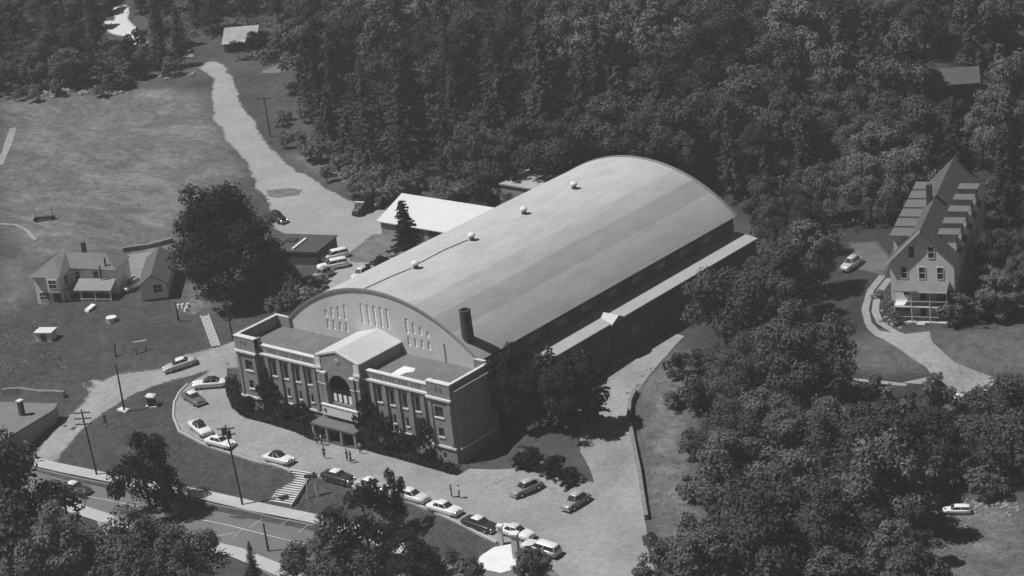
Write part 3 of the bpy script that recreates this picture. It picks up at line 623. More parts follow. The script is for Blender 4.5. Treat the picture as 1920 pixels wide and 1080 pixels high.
wallwin(fh, 'y', -.9, 3.3, 4.7, 3.3, 4.8, -1); wallwin(fh, 'y', 0, .7, 2.5, .9, 2.2, -1, 3)
wallwin(fh, 'y', 3.6, 6.0, 6.9, 3.2, 4.7, -1, 1); wallwin(fh, 'y', 3.6, 9.4, 10.4, 3.2, 4.7, -1, 1); wallwin(fh, 'x', 5.1, 1.2, 2.2, 3.2, 4.6, 1, 1)
for y in (1.5, 5, 7.5): wallwin(fh, 'x', 0, y-.5, y+.5, 3.2, 4.6, -1, 1)
MB().add([(5.6,.1,2.6),(14.1,.1,2.6),(13.6,3.6,3.5),(6.4,3.6,3.5),(5.6,.1,2.45),(14.1,.1,2.45),(13.6,3.6,3.35),(6.4,3.6,3.35)], [(0,1,2,3),(4,7,6,5),(0,4,5,1),(1,5,6,2),(2,6,7,3),(3,7,4,0)]).build('porch_roof', mat('porch_felt', .24, .12, 1), fh)
for x in (5.9, 8.3, 10.9, 13.8): MB().box(x-.08, x+.08, .3, .46, -.5, 2.5).build('porch_post', m_clap, fh)
MB().box(5.6, 14, .2, 3.6, -.8, .2).build('porch_floor', m_clap2, fh); MB().box(5.9, 13.8, .3, .36, .9, 1.0).build('porch_rail', m_clap, fh)
MB().box(7, 8, 3.55, 3.59, .2, 2.3).build('door', m_wood, fh)
MB().box(10, 11, 3.55, 3.59, .9, 2.0).build('porch_window', m_glass, fh)
MB().box(3.2, 4.7, .0-.03, 0-.004, 0, 2.1).build('door', m_wood, fh)
# --- garage beside it
A = (-42.8,17.9); B = (-39.5,20.5); ang = math.atan2(B[1]-A[1], B[0]-A[0])+math.radians(4)
gr = thing('garage', (A[0], A[1], H(*A)), 'small gable fronted garage with a square window beside the big dark tree', 'garage', rz=ang+PI/2)
MB().loft([[(x, 0, .3), (x, -4.4, .3), (x, -4.4, 2.9), (x, -2.2, 4.5), (x, 0, 2.9)] for x in (0, 14)]).build('wall', m_clap, gr)
MB().loft([[(x, 0+.4, 2.62), (x, -2.2, 4.5), (x, -4.8, 2.62), (x, -4.8, 2.78), (x, -2.2, 4.68), (x, .4, 2.78)] for x in (-.3, 14.3)]).build('roof', mat('worn_shingles', .10, .15, 1, scale2=4, var2=.1), gr)
MB().box(.05, 14, -4.35, -.05, -1.2, .3).build('foundation', m_foundation, gr)
wallwin(gr, 'x', 0, -3.6, -2.2, 1.4, 2.7, -1, 2, 2)
# --- long shed with bright white roof behind the hall
A = (-26.2,59.9); B = (-6.7,59.6)
A = (-26.3,59.8); ang = math.radians(1)
ws = thing('white_roofed_shed', (A[0], A[1], H(*A)), 'long low shed with bright white roof beside the gravel lot', 'shed', rz=ang)
MB().loft([[(x, 0, -1), (x, 9, -1), (x, 9, 3.6), (x, 4.5+2.2, 5.2), (x, 0, 2.7)] for x in (0, 27)]).build('wall', m_brickd, ws)
MB().loft([[(x, -.5, 2.55), (x, 6.9, 5.3), (x, 6.9, 5.45), (x, -.5, 2.7)] for x in (-.5, 27.5)]).build('roof', mat('white_roofing', .60, .05, .5, scale2=3, var2=.03), ws)
MB().loft([[(x, 6.9, 5.3), (x, 9.6, 3.4), (x, 9.6, 3.55), (x, 6.92, 5.45)] for x in (-.5, 27.5)]).build('rear_roof', m_greyroof, ws)
for x in (6.5, 11, 15.5): MB().box(x, x+3.4, -.04, -.004, -.5, 2.3).build('bay_door', m_wood, ws)
# --- flat roofed store at the edge of the lot
A = (-37.9,47.8); ang = math.radians(18)
st = thing('flat_roofed_store', (*(-32.9,45.3), H(*(-32.9,45.3))), 'low flat roofed store with white skylight strip beside parked cars', 'store', rz=ang)
MB().box(-5, 5.5, -3.5, 4.5, -1, 2.3).build('wall', m_soot, st); MB().box(-5.2, 5.7, -3.7, 4.7, 2.3, 2.5).build('roof', mat('store_felt', .07, .15, .6, scale2=3, var2=.1), st)
MB().box(.6, 1.0, -3.0, 2.2, 2.51, 2.8).build('skylight', m_white, st); MB().box(-2.6, -.6, .4, 2.2, 2.51, 2.7).build('roof_hatch', m_fascia, st)
# --- barn far up the hill, cabin roof in the woods, roadside building bottom left
A = (-132.0,129.3); bn = thing('hill_barn', G(A), 'pale roofed barn among dark trees at the top of the hill road', 'barn', rz=math.radians(37))
MB().box(-3.6, 3.6, -2.6, 2.6, -2, 2.0).build('wall', m_soot, bn)
MB().loft([[(x, -3.3, 1.9), (x, 2.9, 4.2), (x, 2.9, 4.35), (x, -3.3, 2.05)] for x in (-4, 4)]).build('roof', mat('tin_roof', .34, .25, .5), bn)
MB().box(-1.2, 1.2, -2.63, -2.605, -.5, 1.6).build('barn_door', m_wood, bn)
A = (43.5,137.9); cb = thing('woodland_cabin', G(A, 3.5), 'grey roofed cabin almost hidden in the woodland above the inn', 'cabin', rz=math.radians(32))
gable_body(9, 6, -4, 3.4, 1.8, -4.5).build('wall', m_soot, cb); gable_roof(9, 6, 3.4, 1.8, .5, .15, -4.5).build('roof', mat('cabin_roof', .09, .12, .6), cb)
MB().box(2.5, 3.1, .3, .9, 4, 6).build('chimney', m_soot, cb)
rb_ = [(-28.36,-13.38), (-27.10,-15.17), (-24.68,-30.30), (-44.19,-30.46), (-42.79,-19.29)]
rb = thing('roadside_building', (0, 0, 0), 'low building with pale flat roof and dark side wall by the side road', 'building')
MB().prism([(x, y) for x, y in rb_], -4, .35).build('wall', m_brickd, rb)
cx_ = sum(x for x, y in rb_)/5; cy_ = sum(y for x, y in rb_)/5
rr_ = MB().prism([(cx_+(x-cx_)*1.02, cy_+(y-cy_)*1.02) for x, y in rb_], .35, .6).build('roof', mat('pale_felt', .18, .12, .5, scale2=3, var2=.08), rb)
ch_ = (-30.02,-18.76); MB().box(ch_[0]-.35, ch_[0]+.35, ch_[1]-.35, ch_[1]+.35, .6, 2.9).build('chimney', m_soot, rr_)
MB().box(ch_[0]-.45, ch_[0]+.45, ch_[1]-.45, ch_[1]+.45, 2.9, 3.1).build('chimney_cap', m_stone, rr_)
A = (-49.0,2.0); wh = thing('well_house', G(A), 'squat pale well house with dark open side on the rough slope', 'hut', rz=math.radians(25))
MB().box(-1.4, 1.4, -1, 1, -1, 1.5).build('wall', m_clap, wh); MB().box(-1.6, 1.6, -1.2, 1.2, 1.5, 1.65).build('roof', m_stone, wh); MB().box(-.5, .5, -1.03, -1.004, -.2, 1.2).build('door', m_wood, wh)
# ------------------------------------------------------------------ steps, walls, lawn furniture
def stairs(name, top, bot, wid, n, label):
    T = Vector(G(top)); Bm = Vector(G(bot)); d = (Bm-T); hd = Vector((d.x, d.y, 0)); Lh = hd.length; hd.normalize(); ang = math.atan2(hd.y, hd.x)
    r = thing(name, T, label, 'steps', rz=ang); dz = d.z
    mb = MB()
    for i in range(n):
        x0 = Lh*i/n; z1 = dz*i/n+.14; mb.box(x0, x0+Lh/n, -wid/2, wid/2, z1-.7, z1)
    mb.build('flight', mat('step_'+name, .22, .12, 2), r)
    nz_ = MB()
    for i in range(n):
        x0 = Lh*(i+1)/n; z1 = dz*i/n+.145; nz_.box(x0-.2, x0+.02, -wid/2, wid/2, z1-.02, z1+.012)
    nz_.build('nosing', m_white, r)
    for s in (-1, 1):
        MB().loft([[(x, s*(wid/2+.02), z-.6), (x, s*(wid/2+.18), z-.6), (x, s*(wid/2+.18), z+.16), (x, s*(wid/2+.02), z+.16)] for x, z in ((-.3, .1), (Lh+.2, dz+.1))]).build('side_wall', m_conc, r)
    return r
stairs('front_steps', (23.0,-11.7), (24.0,-17.3), 3.4, 15, 'broad concrete steps climbing the front lawn from the pavement')
stairs('hillside_steps', (-29.4,19.5), (-19.4,12.4), 1.1, 22, 'narrow hillside steps with pale side strings left of the hall')
def wall_run(name, pts, th, h, m, label, cat='wall', parts=None):
    A = pts[0]; r = thing(name, G(A), label, cat); o = Vector(G(A)); mb = MB()
    ring = []
    for i in range(len(pts)-1):
        a, c = Vector(pts[i]), Vector(pts[i+1]); k = max(1, int((c-a).length/1.5))
        for j in range(k+(i == len(pts)-2)):
            q = a.lerp(c, j/k); d = (c-a).normalized(); nn = Vector((-d.y, d.x))*th/2; z = H(*q)
            hh = h*(1+.12*math.sin(q.x*2.1+q.y*1.3))
            ring.append([(q.x-nn.x-o.x, q.y-nn.y-o.y, z-.5-o.z), (q.x+nn.x-o.x, q.y+nn.y-o.y, z-.5-o.z), (q.x+nn.x-o.x, q.y+nn.y-o.y, z+hh-o.z), (q.x-nn.x-o.x, q.y-nn.y-o.y, z+hh-o.z)])
    mb.loft(ring); mb.build(name+'_body', m, r); return r
m_drystone = mat('dry_stone', .20, .35, 1.4)
wall_run('retaining_wall', [(53.8,26.2),(55.2,22.9),(57.8,19.0),(62.7,13.5),(68.5,6.9),(75.5,-1.4)], .5, .8, m_drystone, 'low curving stone wall between the drive and the right lawn')
wall_run('stone_wall', [(-44.3,-11.7),(-41.3,-10.4),(-36.9,-9.7),(-32.8,-8.4)], .6, .9, m_drystone, 'ragged stone wall behind the roadside building')
wall_run('field_wall', [(-65.3,33.5),(-63.3,35.6),(-61.6,38.9),(-60.6,41.2)], .8, .8, m_drystone, 'tumbled stone wall at the foot of the dry field')
m_pole = mat('creosoted_pole', .05, .2, 1)
def pole(x, y, hgt, arms, label, lean=0, rzz=.6, ins=True):
    r = thing('utility_pole', G((x, y)), label, 'utility pole', rz=rzz)
    MB().tube([(0, 0, -.5), (lean*.5, 0, hgt*.5), (lean, 0, hgt)], [.17, .14, .11], 8).build('pole', m_pole, r)
    for i in range(arms):
        z = hgt-.5-i*.9; c_ = MB().box(lean-1.25, lean+1.25, -.16, -.04, z-.07, z+.07).build('crossarm', m_pole, r)
        if ins:
            for k in (-1.1, -.6, .6, 1.1): MB().cyl((lean+k, -.1, z+.07), .06, .04, .16, 6).build('insulator', m_fascia, c_)
    return r
pole(*(-8.4,-23.1), 10.6, 3, 'tall utility pole with three crossarms beside the left street corner', -.5)
t_ = pole(*(19.1,-20.0), 12.4, 2, 'tall utility pole with transformer standing left of the front steps', -.6)
MB().cyl((-.2, -.5, 10.6), .36, .36, 1.2, 12).build('transformer', m_pole, t_); MB().cyl((-.9, -.3, 11.2), .3, .3, .9, 12).build('transformer', m_pole, t_)
pole(*(-18.8,15.6), 8, 0, 'plain slender utility pole beside the left front corner of the hall', -.3)
pole(*(-84.6,90.4), 8.5, 1, 'lone utility pole right of the pale hill road', -.2)
pole(*(-31.6,15.7), 3.4, 0, 'short dark post on the bank below the garage', 0)
pole(*(-33.5,3.3), 2.4, 0, 'thin leaning post on the rough left lawn', .2)
pole(*(-18.0,-8.8), 8.0, 0, 'thin pale pole rising from a small slab on the left lawn', 0)
pole(*(32.0,-27.8), 4.2, 0, 'thick dark post on the street beside the lower pavement', -.1)
pole(*(-38.6,68.0), 4.6, 1, 'short pole with dark bracket behind the parked lorry', -.1)
# memorial kiosk etc. on the lawn
A = (-15.1,-5.7); kk = thing('lawn_memorial', G(A), 'small dark memorial with pale cap on the left lawn', 'memorial', rz=.5)
MB().box(-.9, .9, -.7, .7, -.2, .2).build('plinth', m_white, kk); MB().box(-.55, .55, -.45, .45, .2, 1.6).build('body', m_wood, kk)
MB().loft([[(x*s, y*s, z) for x, y in ((-.8,-.65),(.8,-.65),(.8,.65),(-.8,.65))] for s, z in ((1, 1.6), (.95, 1.8), (.3, 2.1))]).build('cap', m_white, kk)
A = (-18.4,-8.6); sl = tag(MB().box(-1, 1, -.5, .5, -.1, .25).build('stone_slab', m_white, None, loc=G(A)), 'small white slab at the foot of the thin lawn pole', 'slab')
A = (-29.2,5.2); sb = thing('notice_board', G(A), 'sloping notice board on two dark legs on the left lawn', 'notice board', rz=.9)
MB().box(-1.1, 1.1, -.1, .1, .9, 2.0).build('board', m_white, sb)
for x in (-.8, .8): MB().box(x-.08, x+.08, -.08, .08, -.3, .9).build('leg', m_wood, sb)
A = (-42.0,10.3); tb = thing('round_tub', G(A), 'pale rimmed round tub on the lawn below the farmhouse', 'tub')
MB().cyl((0, 0, -.2), .75, .85, .9, 16).build('side', m_clap2, tb); MB().cyl((0, 0, .7), .9, .9, .12, 16).build('rim', m_white, tb)
A = (-48.9,10.8); tag(MB().loft([[(x, y, 0+x*.1) for x in (-.5, .5) for y in (0,)] + [(.5, .1, .4), (-.5, .1, .4)], [(-.8, 1.9, .3), (.2, 1.9, .3), (.2, 2, .7), (-.8, 2, .7)]]).build('white_plank', m_white, None, loc=G(A)), 'short white plank leaning on the grass below the farmhouse porch', 'plank')
for i, (x, y) in enumerate([(-35.4,19.3),(-34.9,19.8),(-34.3,20.4),(-33.4,19.1)]):
    s_ = MB().cyl((0, 0, -.1), .45, .25, .7, 7).build('whitewashed_stone', m_white, None, loc=G((x, y)))
    tag(s_, 'whitewashed stone in the little cluster below the garage drive', 'stone', 'whitewashed stones by the garage')
# gate piers
for (px, hgt, wdt, lab) in (((62.5,-15.2), 2.6, .5, 'slim pale gate pier beside the row of parked cars'), ((66.1,-16.6), 3.4, .8, 'thick pale gate pier with wide cap beside the white slab')):
    g_ = thing('gate_pier', G(px), lab, 'gate pier', rz=.3)
    MB().box(-wdt/2, wdt/2, -wdt/2, wdt/2, -.4, hgt).build('shaft', m_stone, g_); MB().box(-wdt/2-.15, wdt/2+.15, -wdt/2-.15, wdt/2+.15, hgt, hgt+.25).build('cap', m_white, g_)
A = (27.6,-14.4); fr = thing('lawn_frame', G(A), 'pale two legged frame with dark bar right of the front steps', 'frame', rz=.5)
for x in (-.9, .6): MB().tube([(x, 0, -.3), (x*.7, 0, 3.2)], .07, 6).build('leg', m_white, fr)
MB().box(-.9, .9, -.12, .12, 3.1, 3.6).build('bar', m_wood, fr)
A = (-92.7,38.2); fi = thing('farm_implement', G(A), 'low dark farm implement standing alone in the dry field', 'farm implement', rz=.7)
MB().box(-1.8, 1.8, -.4, .4, .35, .8).build('frame', m_wood, fi); MB().tube([(-1.6, 0, .5), (-1.9, 0, 2.8)], .06, 5).tube([(1.5, 0, .5), (1.5, 0, 2.6)], .06, 5).build('upright', m_wood, fi)
for x in (-1.6, 1.6): MB().cyl((x, -.6, .45), .5, .5, .14, 12, 'y').build('wheel', m_wood, fi)
A = (24.0,31.1); hb_ = thing('wall_lamp', (37.2*K, 7.5*K, 9.0), 'small pale lamp housing beside the right rear corner of the front block', 'lamp housing')
MB().box(-.3, .9, -.3, .3, -.3, .3).loft([[(.3+r*math.cos(a), r*math.sin(a), z) for a in np.linspace(0, 2*PI, 11)[:-1]] for r, z in ((.15, .3), (.6, .35), (.7, .6))]).build('housing', m_white, hb_)
MB().tube([(.3, 0, -9), (.3, 0, -.3)], .09, 6).build('post', m_pole, hb_)
# rubble: ragged banks of stones where field meets wood, nobody could count them
def rubble(name, pts, spread, n, size, m, seed):
    R_ = random.Random(seed); mb = MB()
    for _ in range(n):
        i = R_.randrange(len(pts)-1); a, c = Vector(pts[i]), Vector(pts[i+1]); q = a.lerp(c, R_.random()) + Vector((R_.gauss(0, spread), R_.gauss(0, spread)))
        s = size*R_.uniform(.4, 1.3); z = H(*q); rot = R_.random()*6
        rg = []
        for r, h in ((.8, -.2), (1, .25), (.55, .7)):
            rg.append([(q.x+s*r*math.cos(rot+2*PI*k/6)*R_.uniform(.8, 1.2), q.y+s*r*math.sin(rot+2*PI*k/6)*R_.uniform(.8, 1.2), z+s*h*R_.uniform(.8, 1.2)) for k in range(6)])
        mb.loft(rg)
    return tag(mb.build(name, m), kind='stuff')
m_rub = mat('pale_rubble', .24, .35, .7)
tag(rubble('rubble_bank', [(-152.1,84.5),(-149.7,88.5),(-142.8,91.7),(-136.6,94.8)], 1.4, 110, .5, m_rub, 1), 'pale rubble along the far edge of the dry field', 'rubble')
tag(rubble('rubble_bank', [(-132.3,105.1),(-130.3,107.2),(-127.1,109.1)], .7, 34, .5, m_rub, 2), 'pale stones at the hill road bend', 'rubble')
tag(rubble('rubble_bank', [(-139.7,117.2),(-140.2,119.7),(-136.7,120.0)], .7, 10, 1.1, m_rub, 3), 'pale boulders above the bend of the hill road', 'rubble')
tag(rubble('rubble_bank', [(99.7,18.8),(101.6,19.5),(104.3,20.2),(107.6,21.1)], 1.4, 130, .38, m_rub, 4), 'pale rubble at the edge of the lower right clearing', 'rubble')
tag(rubble('rubble_bank', [(109.3,20.7),(112.4,22.0),(115.8,23.2)], .9, 60, .3, m_rub, 5), 'broken stones along the lower right track', 'rubble')
tag(rubble('rubble_bank', [(74.2,63.6),(75.7,63.5),(77.0,62.7)], 1.0, 36, .33, m_rub, 6), 'heap of pale stones beside the inn porch', 'rubble')
tag(rubble('rubble_bank', [(53.7,26.7),(51.8,30.6),(50.7,34.7)], .8, 22, .35, m_rub, 8), 'scattered stones at the head of the curving wall', 'rubble')
# ------------------------------------------------------------------ cars
m_tyre = mat('tyre_rubber', .02, .1, 3); m_chrome = mat('chrome', .65, .05, 3, rough=.25, metal=.7); m_cglass = mat('car_glass', .03, .1, 1, rough=.12, spec=.6)
paint = {}
for nm, v in (('white', .72), ('cream', .6), ('grey', .26), ('silver', .42), ('dark', .03), ('black', .018), ('mid', .12)):
    paint[nm] = mat(nm+'_car_paint', v, .04, .8, rough=.32, spec=.5)
def section(x, hw, zl, zh, r=.22, n=3):
    """rounded body section at station x (car length along x, nose +x)"""
    pts = [(x, -hw*.94, zl), (x, -hw, zl+.18), (x, -hw, zh-r)]
    for i in range(1, n+1):
        a = PI/2*i/n; pts.append((x, -hw+r*(1-math.cos(a)), zh-r+r*math.sin(a)))
    return pts+[(px_, -py_, pz_) for px_, py_, pz_ in pts[::-1]]
CACHE = {}
def car_meshes(kind):
    if kind in CACHE: return CACHE[kind]
    o = {}
    Lh = 2.6
    if kind == 'old':   # rounded 1940s saloon
        st = [(-2.35,.55,.35,.6),(-2.2,.78,.3,.8),(-1.7,.86,.28,.95),(-1,.9,.26,1.0),(0,.9,.26,1.02),(.8,.88,.26,1.02),(1.4,.84,.28,1.0),(2.0,.78,.3,.92),(2.3,.6,.34,.75),(2.38,.4,.38,.6)]
        cab = [(-1.75,.6,.9),(-1.5,.74,1.0),(.75,.74,1.0),(1.1,.62,.98)]; top = [(-1.35,.35,1.3),(-.9,.58,1.58),(.2,.58,1.62),(.5,.5,1.52)]
    elif kind == 'wagon':
        st = [(-2.6,.8,.35,.8),(-2.5,.94,.28,.95),(-1.6,.98,.26,.98),(0,.98,.26,.97),(1.2,.97,.26,.97),(2.1,.94,.28,.92),(2.5,.88,.32,.84),(2.6,.7,.38,.66)]
        cab = [(-2.45,.78,.95),(-2.3,.84,.97),(.7,.82,.97),(1.1,.74,.96)]; top = [(-2.35,.6,1.42),(-2.0,.66,1.52),(.1,.66,1.53),(.35,.62,1.45)]
    else:
        st = [(-2.62,.72,.36,.72),(-2.52,.9,.3,.88),(-1.9,.95,.27,.93),(-1.0,.97,.26,.96),(.2,.97,.26,.97),(1.1,.96,.26,.97),(1.9,.94,.27,.93),(2.45,.88,.3,.86),(2.6,.72,.36,.7)]
        cab = [(-1.55,.66,.93),(-1.2,.8,.96),(.7,.8,.97),(1.15,.7,.96)]; top = [(-1.0,.52,1.36),(-.75,.62,1.46),(.15,.64,1.48),(.42,.58,1.40)]
    o['body'] = MB().loft([section(*s) for s in st]).mesh('car_body', False)
    # glasshouse ring: belt line to roof line
    (xa, wa, za), (xb, wb, zb), (xc, wc, zc), (xd, wd_, zd) = cab; (ta, ua, va), (tb_, ub, vb), (tc_, uc, vc), (td, ud, vd) = top
    lo = [(xa,-wa,za-.05),(xb,-wb,zb-.05),(xc,-wc,zc-.05),(xd,-wd_,zd-.05),(xd,wd_,zd-.05),(xc,wc,zc-.05),(xb,wb,zb-.05),(xa,wa,za-.05)]
    hi = [(ta,-ua,va),(tb_,-ub,vb-.08),(tc_,-uc,vc-.08),(td,-ud,vd),(td,ud,vd),(tc_,uc,vc-.08),(tb_,ub,vb-.08),(ta,ua,va)]
    o['windows'] = MB().loft([lo, hi]).mesh('car_windows')
    hi2 = [(x*1.03-.0, y*1.05, z-.01) for x, y, z in hi]; mi = [(x, y*.98, z+.05) for x, y, z in hi]; tp = [(x*.8, y*.75, max(vb, vc)+.07) for x, y, z in hi]
    o['roof'] = MB().loft([hi2, mi, tp]).mesh('car_roof', True)
    for i in (0, 3, 4, 7): o['pillar%d' % i] = MB().tube([lo[i], hi[i]], .045, 4).mesh('car_pillar')
    for s in (-1, 1):
        xm = (xb+xc)/2+.1; o['pillar%d' % (20+s)] = MB().tube([(xm, s*(wb+.015), za), ((tb_+tc_)/2, s*(ub+.015), vb-.04)], .05, 4).mesh('car_pillar')
    o['bumper'] = MB().loft([[(x, y, z) for x, z in ((-.06,.36),(.06,.36),(.07,.5),(-.05,.5))] for y in (-.88, .88)]).mesh('car_bumper')
    o['headlight'] = MB().cyl((0, 0, 0), .11, .09, .08, 10, 'x').mesh('car_headlight')
    o['wheel'] = MB().cyl((0, -.11, 0), .36, .36, .22, 14, 'y').mesh('car_wheel'); o['hubcap'] = MB().cyl((0, -.13, 0), .17, .17, .26, 10, 'y').mesh('car_hubcap')
    for k_, v_ in o.items():
        v_.materials.append({'windows': m_cglass, 'bumper': m_chrome, 'headlight': m_chrome, 'wheel': m_tyre, 'hubcap': m_chrome}.get(k_, paint['grey']))
        if k_ == 'body': v_.polygons.foreach_set('use_smooth', [True]*len(v_.polygons))
    CACHE[kind] = (o, st[0][0], st[-1][0]); return CACHE[kind]
def car(kind, rear, front, col, roof, label, group=None, s=1.02, name='parked_car', cat='car', off=.12):
    o, xr, xf = car_meshes(kind)
    a, c = Vector(rear), Vector(front); m_ = (a+c)/2; ang = math.atan2((c-a).y, (c-a).x); d = Vector((math.cos(ang), math.sin(ang)))
    z0, z1 = H(*(m_-d*1.5)), H(*(m_+d*1.5))
    r = thing(name, (m_.x, m_.y, (z0+z1)/2+off), label, cat, group, sc_=s)
    r.rotation_euler = Matrix((Vector((d.x, d.y, (z1-z0)/3)).normalized(), Vector((-d.y, d.x, 0)), Vector((-d.x*(z1-z0)/3, -d.y*(z1-z0)/3, 1)).normalized())).transposed().to_euler()
    link('body', o['body'], r, m=paint[col]); [link('pillar', o[k_], r, m=paint[col]) for k_ in o if k_.startswith('pillar')]
    link('roof', o['roof'], r, m=paint[roof]); link('windows', o['windows'], r)
    for x in (xr, xf): link('bumper', o['bumper'], r, (x, 0, 0))
    for s_ in (-1, 1):
        link('headlight', o['headlight'], r, (xf-.08, s_*.6, .68))
        for x in (xr+1.05, xf-.95):
            w_ = link('wheel', o['wheel'], r, (x, s_*.8, .33)); link('hubcap', o['hubcap'], w_)
    return r
row = 'cars parked along the front drive'
car('sedan', (-18.1,6.5), (-21.0,2.9), 'silver', 'white', 'pale roofed car climbing the side road left of the hall', name='moving_car')
car('sedan', (-9.2,4.5), (-12.9,1.4), 'white', 'dark', 'white car with dark soft top broadside at the hall corner', row)
car('sedan', (-12.4,-1.1), (-6.7,-2.9), 'mid', 'white', 'dark car with white roof at the head of the drive loop', row)
car('sedan', (-3.4,-8.0), (2.2,-10.0), 'white', 'dark', 'white car with dark square top on the left bend of the drive', row)
car('sedan', (2.4,-10.7), (8.6,-10.9), 'white', 'white', 'all white car nose down on the left bend of the drive', row)
car('sedan', (14.7,-10.9), (21.2,-11.3), 'white', 'dark', 'white car with round dark top above the front steps', row)
car('sedan', (26.4,-10.8), (32.1,-10.9), 'dark', 'white', 'dark car with white roof just right of the front steps', row)
car('sedan', (32.9,-10.6), (38.1,-10.8), 'silver', 'white', 'silver car with white roof second right of the front steps', row)
car('sedan', (41.1,-11.3), (46.0,-11.3), 'cream', 'white', 'cream car with white roof partly behind the lawn tree', row)
car('sedan', (47.3,-11.9), (52.8,-12.1), 'white', 'white', 'white car beside the pair of people on the drive', row)
car('sedan', (54.5,-13.0), (59.8,-13.3), 'dark', 'white', 'dark car with white roof left of the slim gate pier', row)
car('sedan', (60.5,-12.6), (65.3,-12.7), 'white', 'cream', 'white car with cream roof between the two gate piers', row)
car('wagon', (70.5,-14.1), (66.0,-14.4), 'cream', 'white', 'pale station wagon last in the row by the gate', row)
car('old', (57.1,-0.5), (56.0,-4.6), 'grey', 'silver', 'grey rounded car standing alone at the hall corner', name='parked_car')
car('old', (64.9,-0.5), (64.8,-4.5), 'grey', 'silver', 'grey rounded car by the end of the grassy bank')
car('sedan', (-9.5,-28.8), (-4.5,-28.1), 'mid', 'white', 'dark car with white roof driving along the street', name='moving_car', off=.08)
car('old', (78.5,-5.3), (82.6,-8.5), 'black', 'black', 'black car at the foot of the stone wall')
car('sedan', (95.8,46.2), (95.4,41.6), 'mid', 'white', 'white roofed car below the right hand drive')
car('old', (93.5,45.5), (93.3,41.7), 'dark', 'dark', 'dark car in shade left of the white roofed car')
car('old', (58.2,80.8), (58.1,76.1), 'silver', 'silver', 'silver car in the yard left of the inn')
car('wagon', (110.4,19.0), (108.3,17.9), 'white', 'white', 'small white van in the lower right clearing', s=.68, off=.05)
lot = 'cars parked in the gravel lot'
car('old', (-52.0,57.4), (-46.6,56.1), 'dark', 'dark', 'dark car at the left edge of the gravel lot beside the tree', lot)
car('old', (-34.4,52.0), (-28.1,47.9), 'dark', 'mid', 'dark car just behind the two white cars in the lot', lot)
car('wagon', (-25.3,48.5), (-26.7,45.7), 'white', 'white', 'farther of two white cars beside the flat roofed store', lot)
car('wagon', (-22.1,45.0), (-23.9,42.4), 'white', 'white', 'nearer of two white cars beside the flat roofed store', lot)
car('old', (-21.8,42.1), (-21.4,37.5), 'silver', 'grey', 'grey car just in front of the two white cars', lot)
car('old', (-20.2,39.1), (-19.6,34.3), 'grey', 'grey', 'grey car nearest the bushes in the gravel lot', lot)
car('old', (-15.8,44.9), (-15.0,40.4), 'cream', 'cream', 'cream car nosing out from a bush by the hall roof', lot)
car('old', (-49.8,23.5), (-49.2,20.1), 'silver', 'silver', 'silver car between the farmhouse and the garage')
car('old', (-35.2,29.3), (-35.0,24.9), 'grey', 'grey', 'grey car under the big dark tree')
# lorries
def lorry(at_, rz_, label, s=1):
    r = thing('parked_lorry', G(at_), label, 'lorry', 'lorries beside the white roofed shed', rz=rz_, sc_=s)
    MB().loft([section(x, hw, .5, zh, .3) for x, hw, zh in ((1.0,.8,1.5),(2.2,.75,1.4),(2.7,.55,1.1))]).build('bonnet', paint['dark'], r)
    cb_ = MB().loft([[(x0, -.95, z), (x1, -.95, z), (x1, .95, z), (x0, .95, z)] for x0, x1, z in ((-.4,1.1,.6),(-.4,1.1,1.5),(-.3,.8,2.2),(-.2,.7,2.3))]).build('cab', paint['black'], r)
    for s_ in (-.45, .45): MB().box(.98, 1.04, s_-.35, s_+.35, 1.55, 2.0).build('windscreen', paint['grey'], cb_)
    MB().loft([[(x, -1.1*k, z*1.0) for k, z in ((1,.8),(1,2.2),(.6,2.7))]+[(x, 1.1*k, z) for k, z in ((.6,2.7),(1,2.2),(1,.8))] for x in (-3.4,-.5)]).build('covered_bed', paint['black'], r)
    for x in (-2.5, 1.9):
        for s_ in (-1, 1): MB().cyl((x, s_*.85-.14, .45), .48, .48, .28, 14, 'y').build('wheel', m_tyre, r)
lorry((-38.0,67.4), math.radians(-75), 'dark covered lorry facing the camera in the gravel lot')
lorry((-37.2,71.1), math.radians(-60), 'smaller dark lorry behind at the scrub edge of the lot', .8)
# ------------------------------------------------------------------ people
m_skin = mat('skin', .35, .05, 4); m_hair = mat('hair', .04, .1, 4); m_shirt = mat('white_shirt', .6, .05, 4); m_trou = mat('dark_trousers', .04, .1, 4); m_coat = mat('dark_coat', .06, .1, 4)
def skin_mesh(name, V, E, m):
    me = D.meshes.new(name); me.from_pydata([v[:3] for v in V], E, []); me.materials.append(m)
    o = D.objects.new(name, me); C.objects.link(o)
    o.modifiers.new('skin', 'SKIN'); sv = me.skin_vertices
    if not sv: bpy.context.view_layer.objects.active = o; bpy.ops.mesh.customdata_skin_add()
    lay = me.skin_vertices[0].data
    for i, v in enumerate(V): lay[i].radius = (v[3], v[3]*(v[4] if len(v) > 4 else 1)); lay[i].use_root = (i == 0)
    s_ = o.modifiers.new('sub', 'SUBSURF'); s_.levels = 1; s_.render_levels = 1
    dg = bpy.context.evaluated_depsgraph_get(); ev = D.meshes.new_from_object(o.evaluated_get(dg)); ev.name = name
    D.objects.remove(o); D.meshes.remove(me); ev.materials.clear(); ev.materials.append(m); return ev
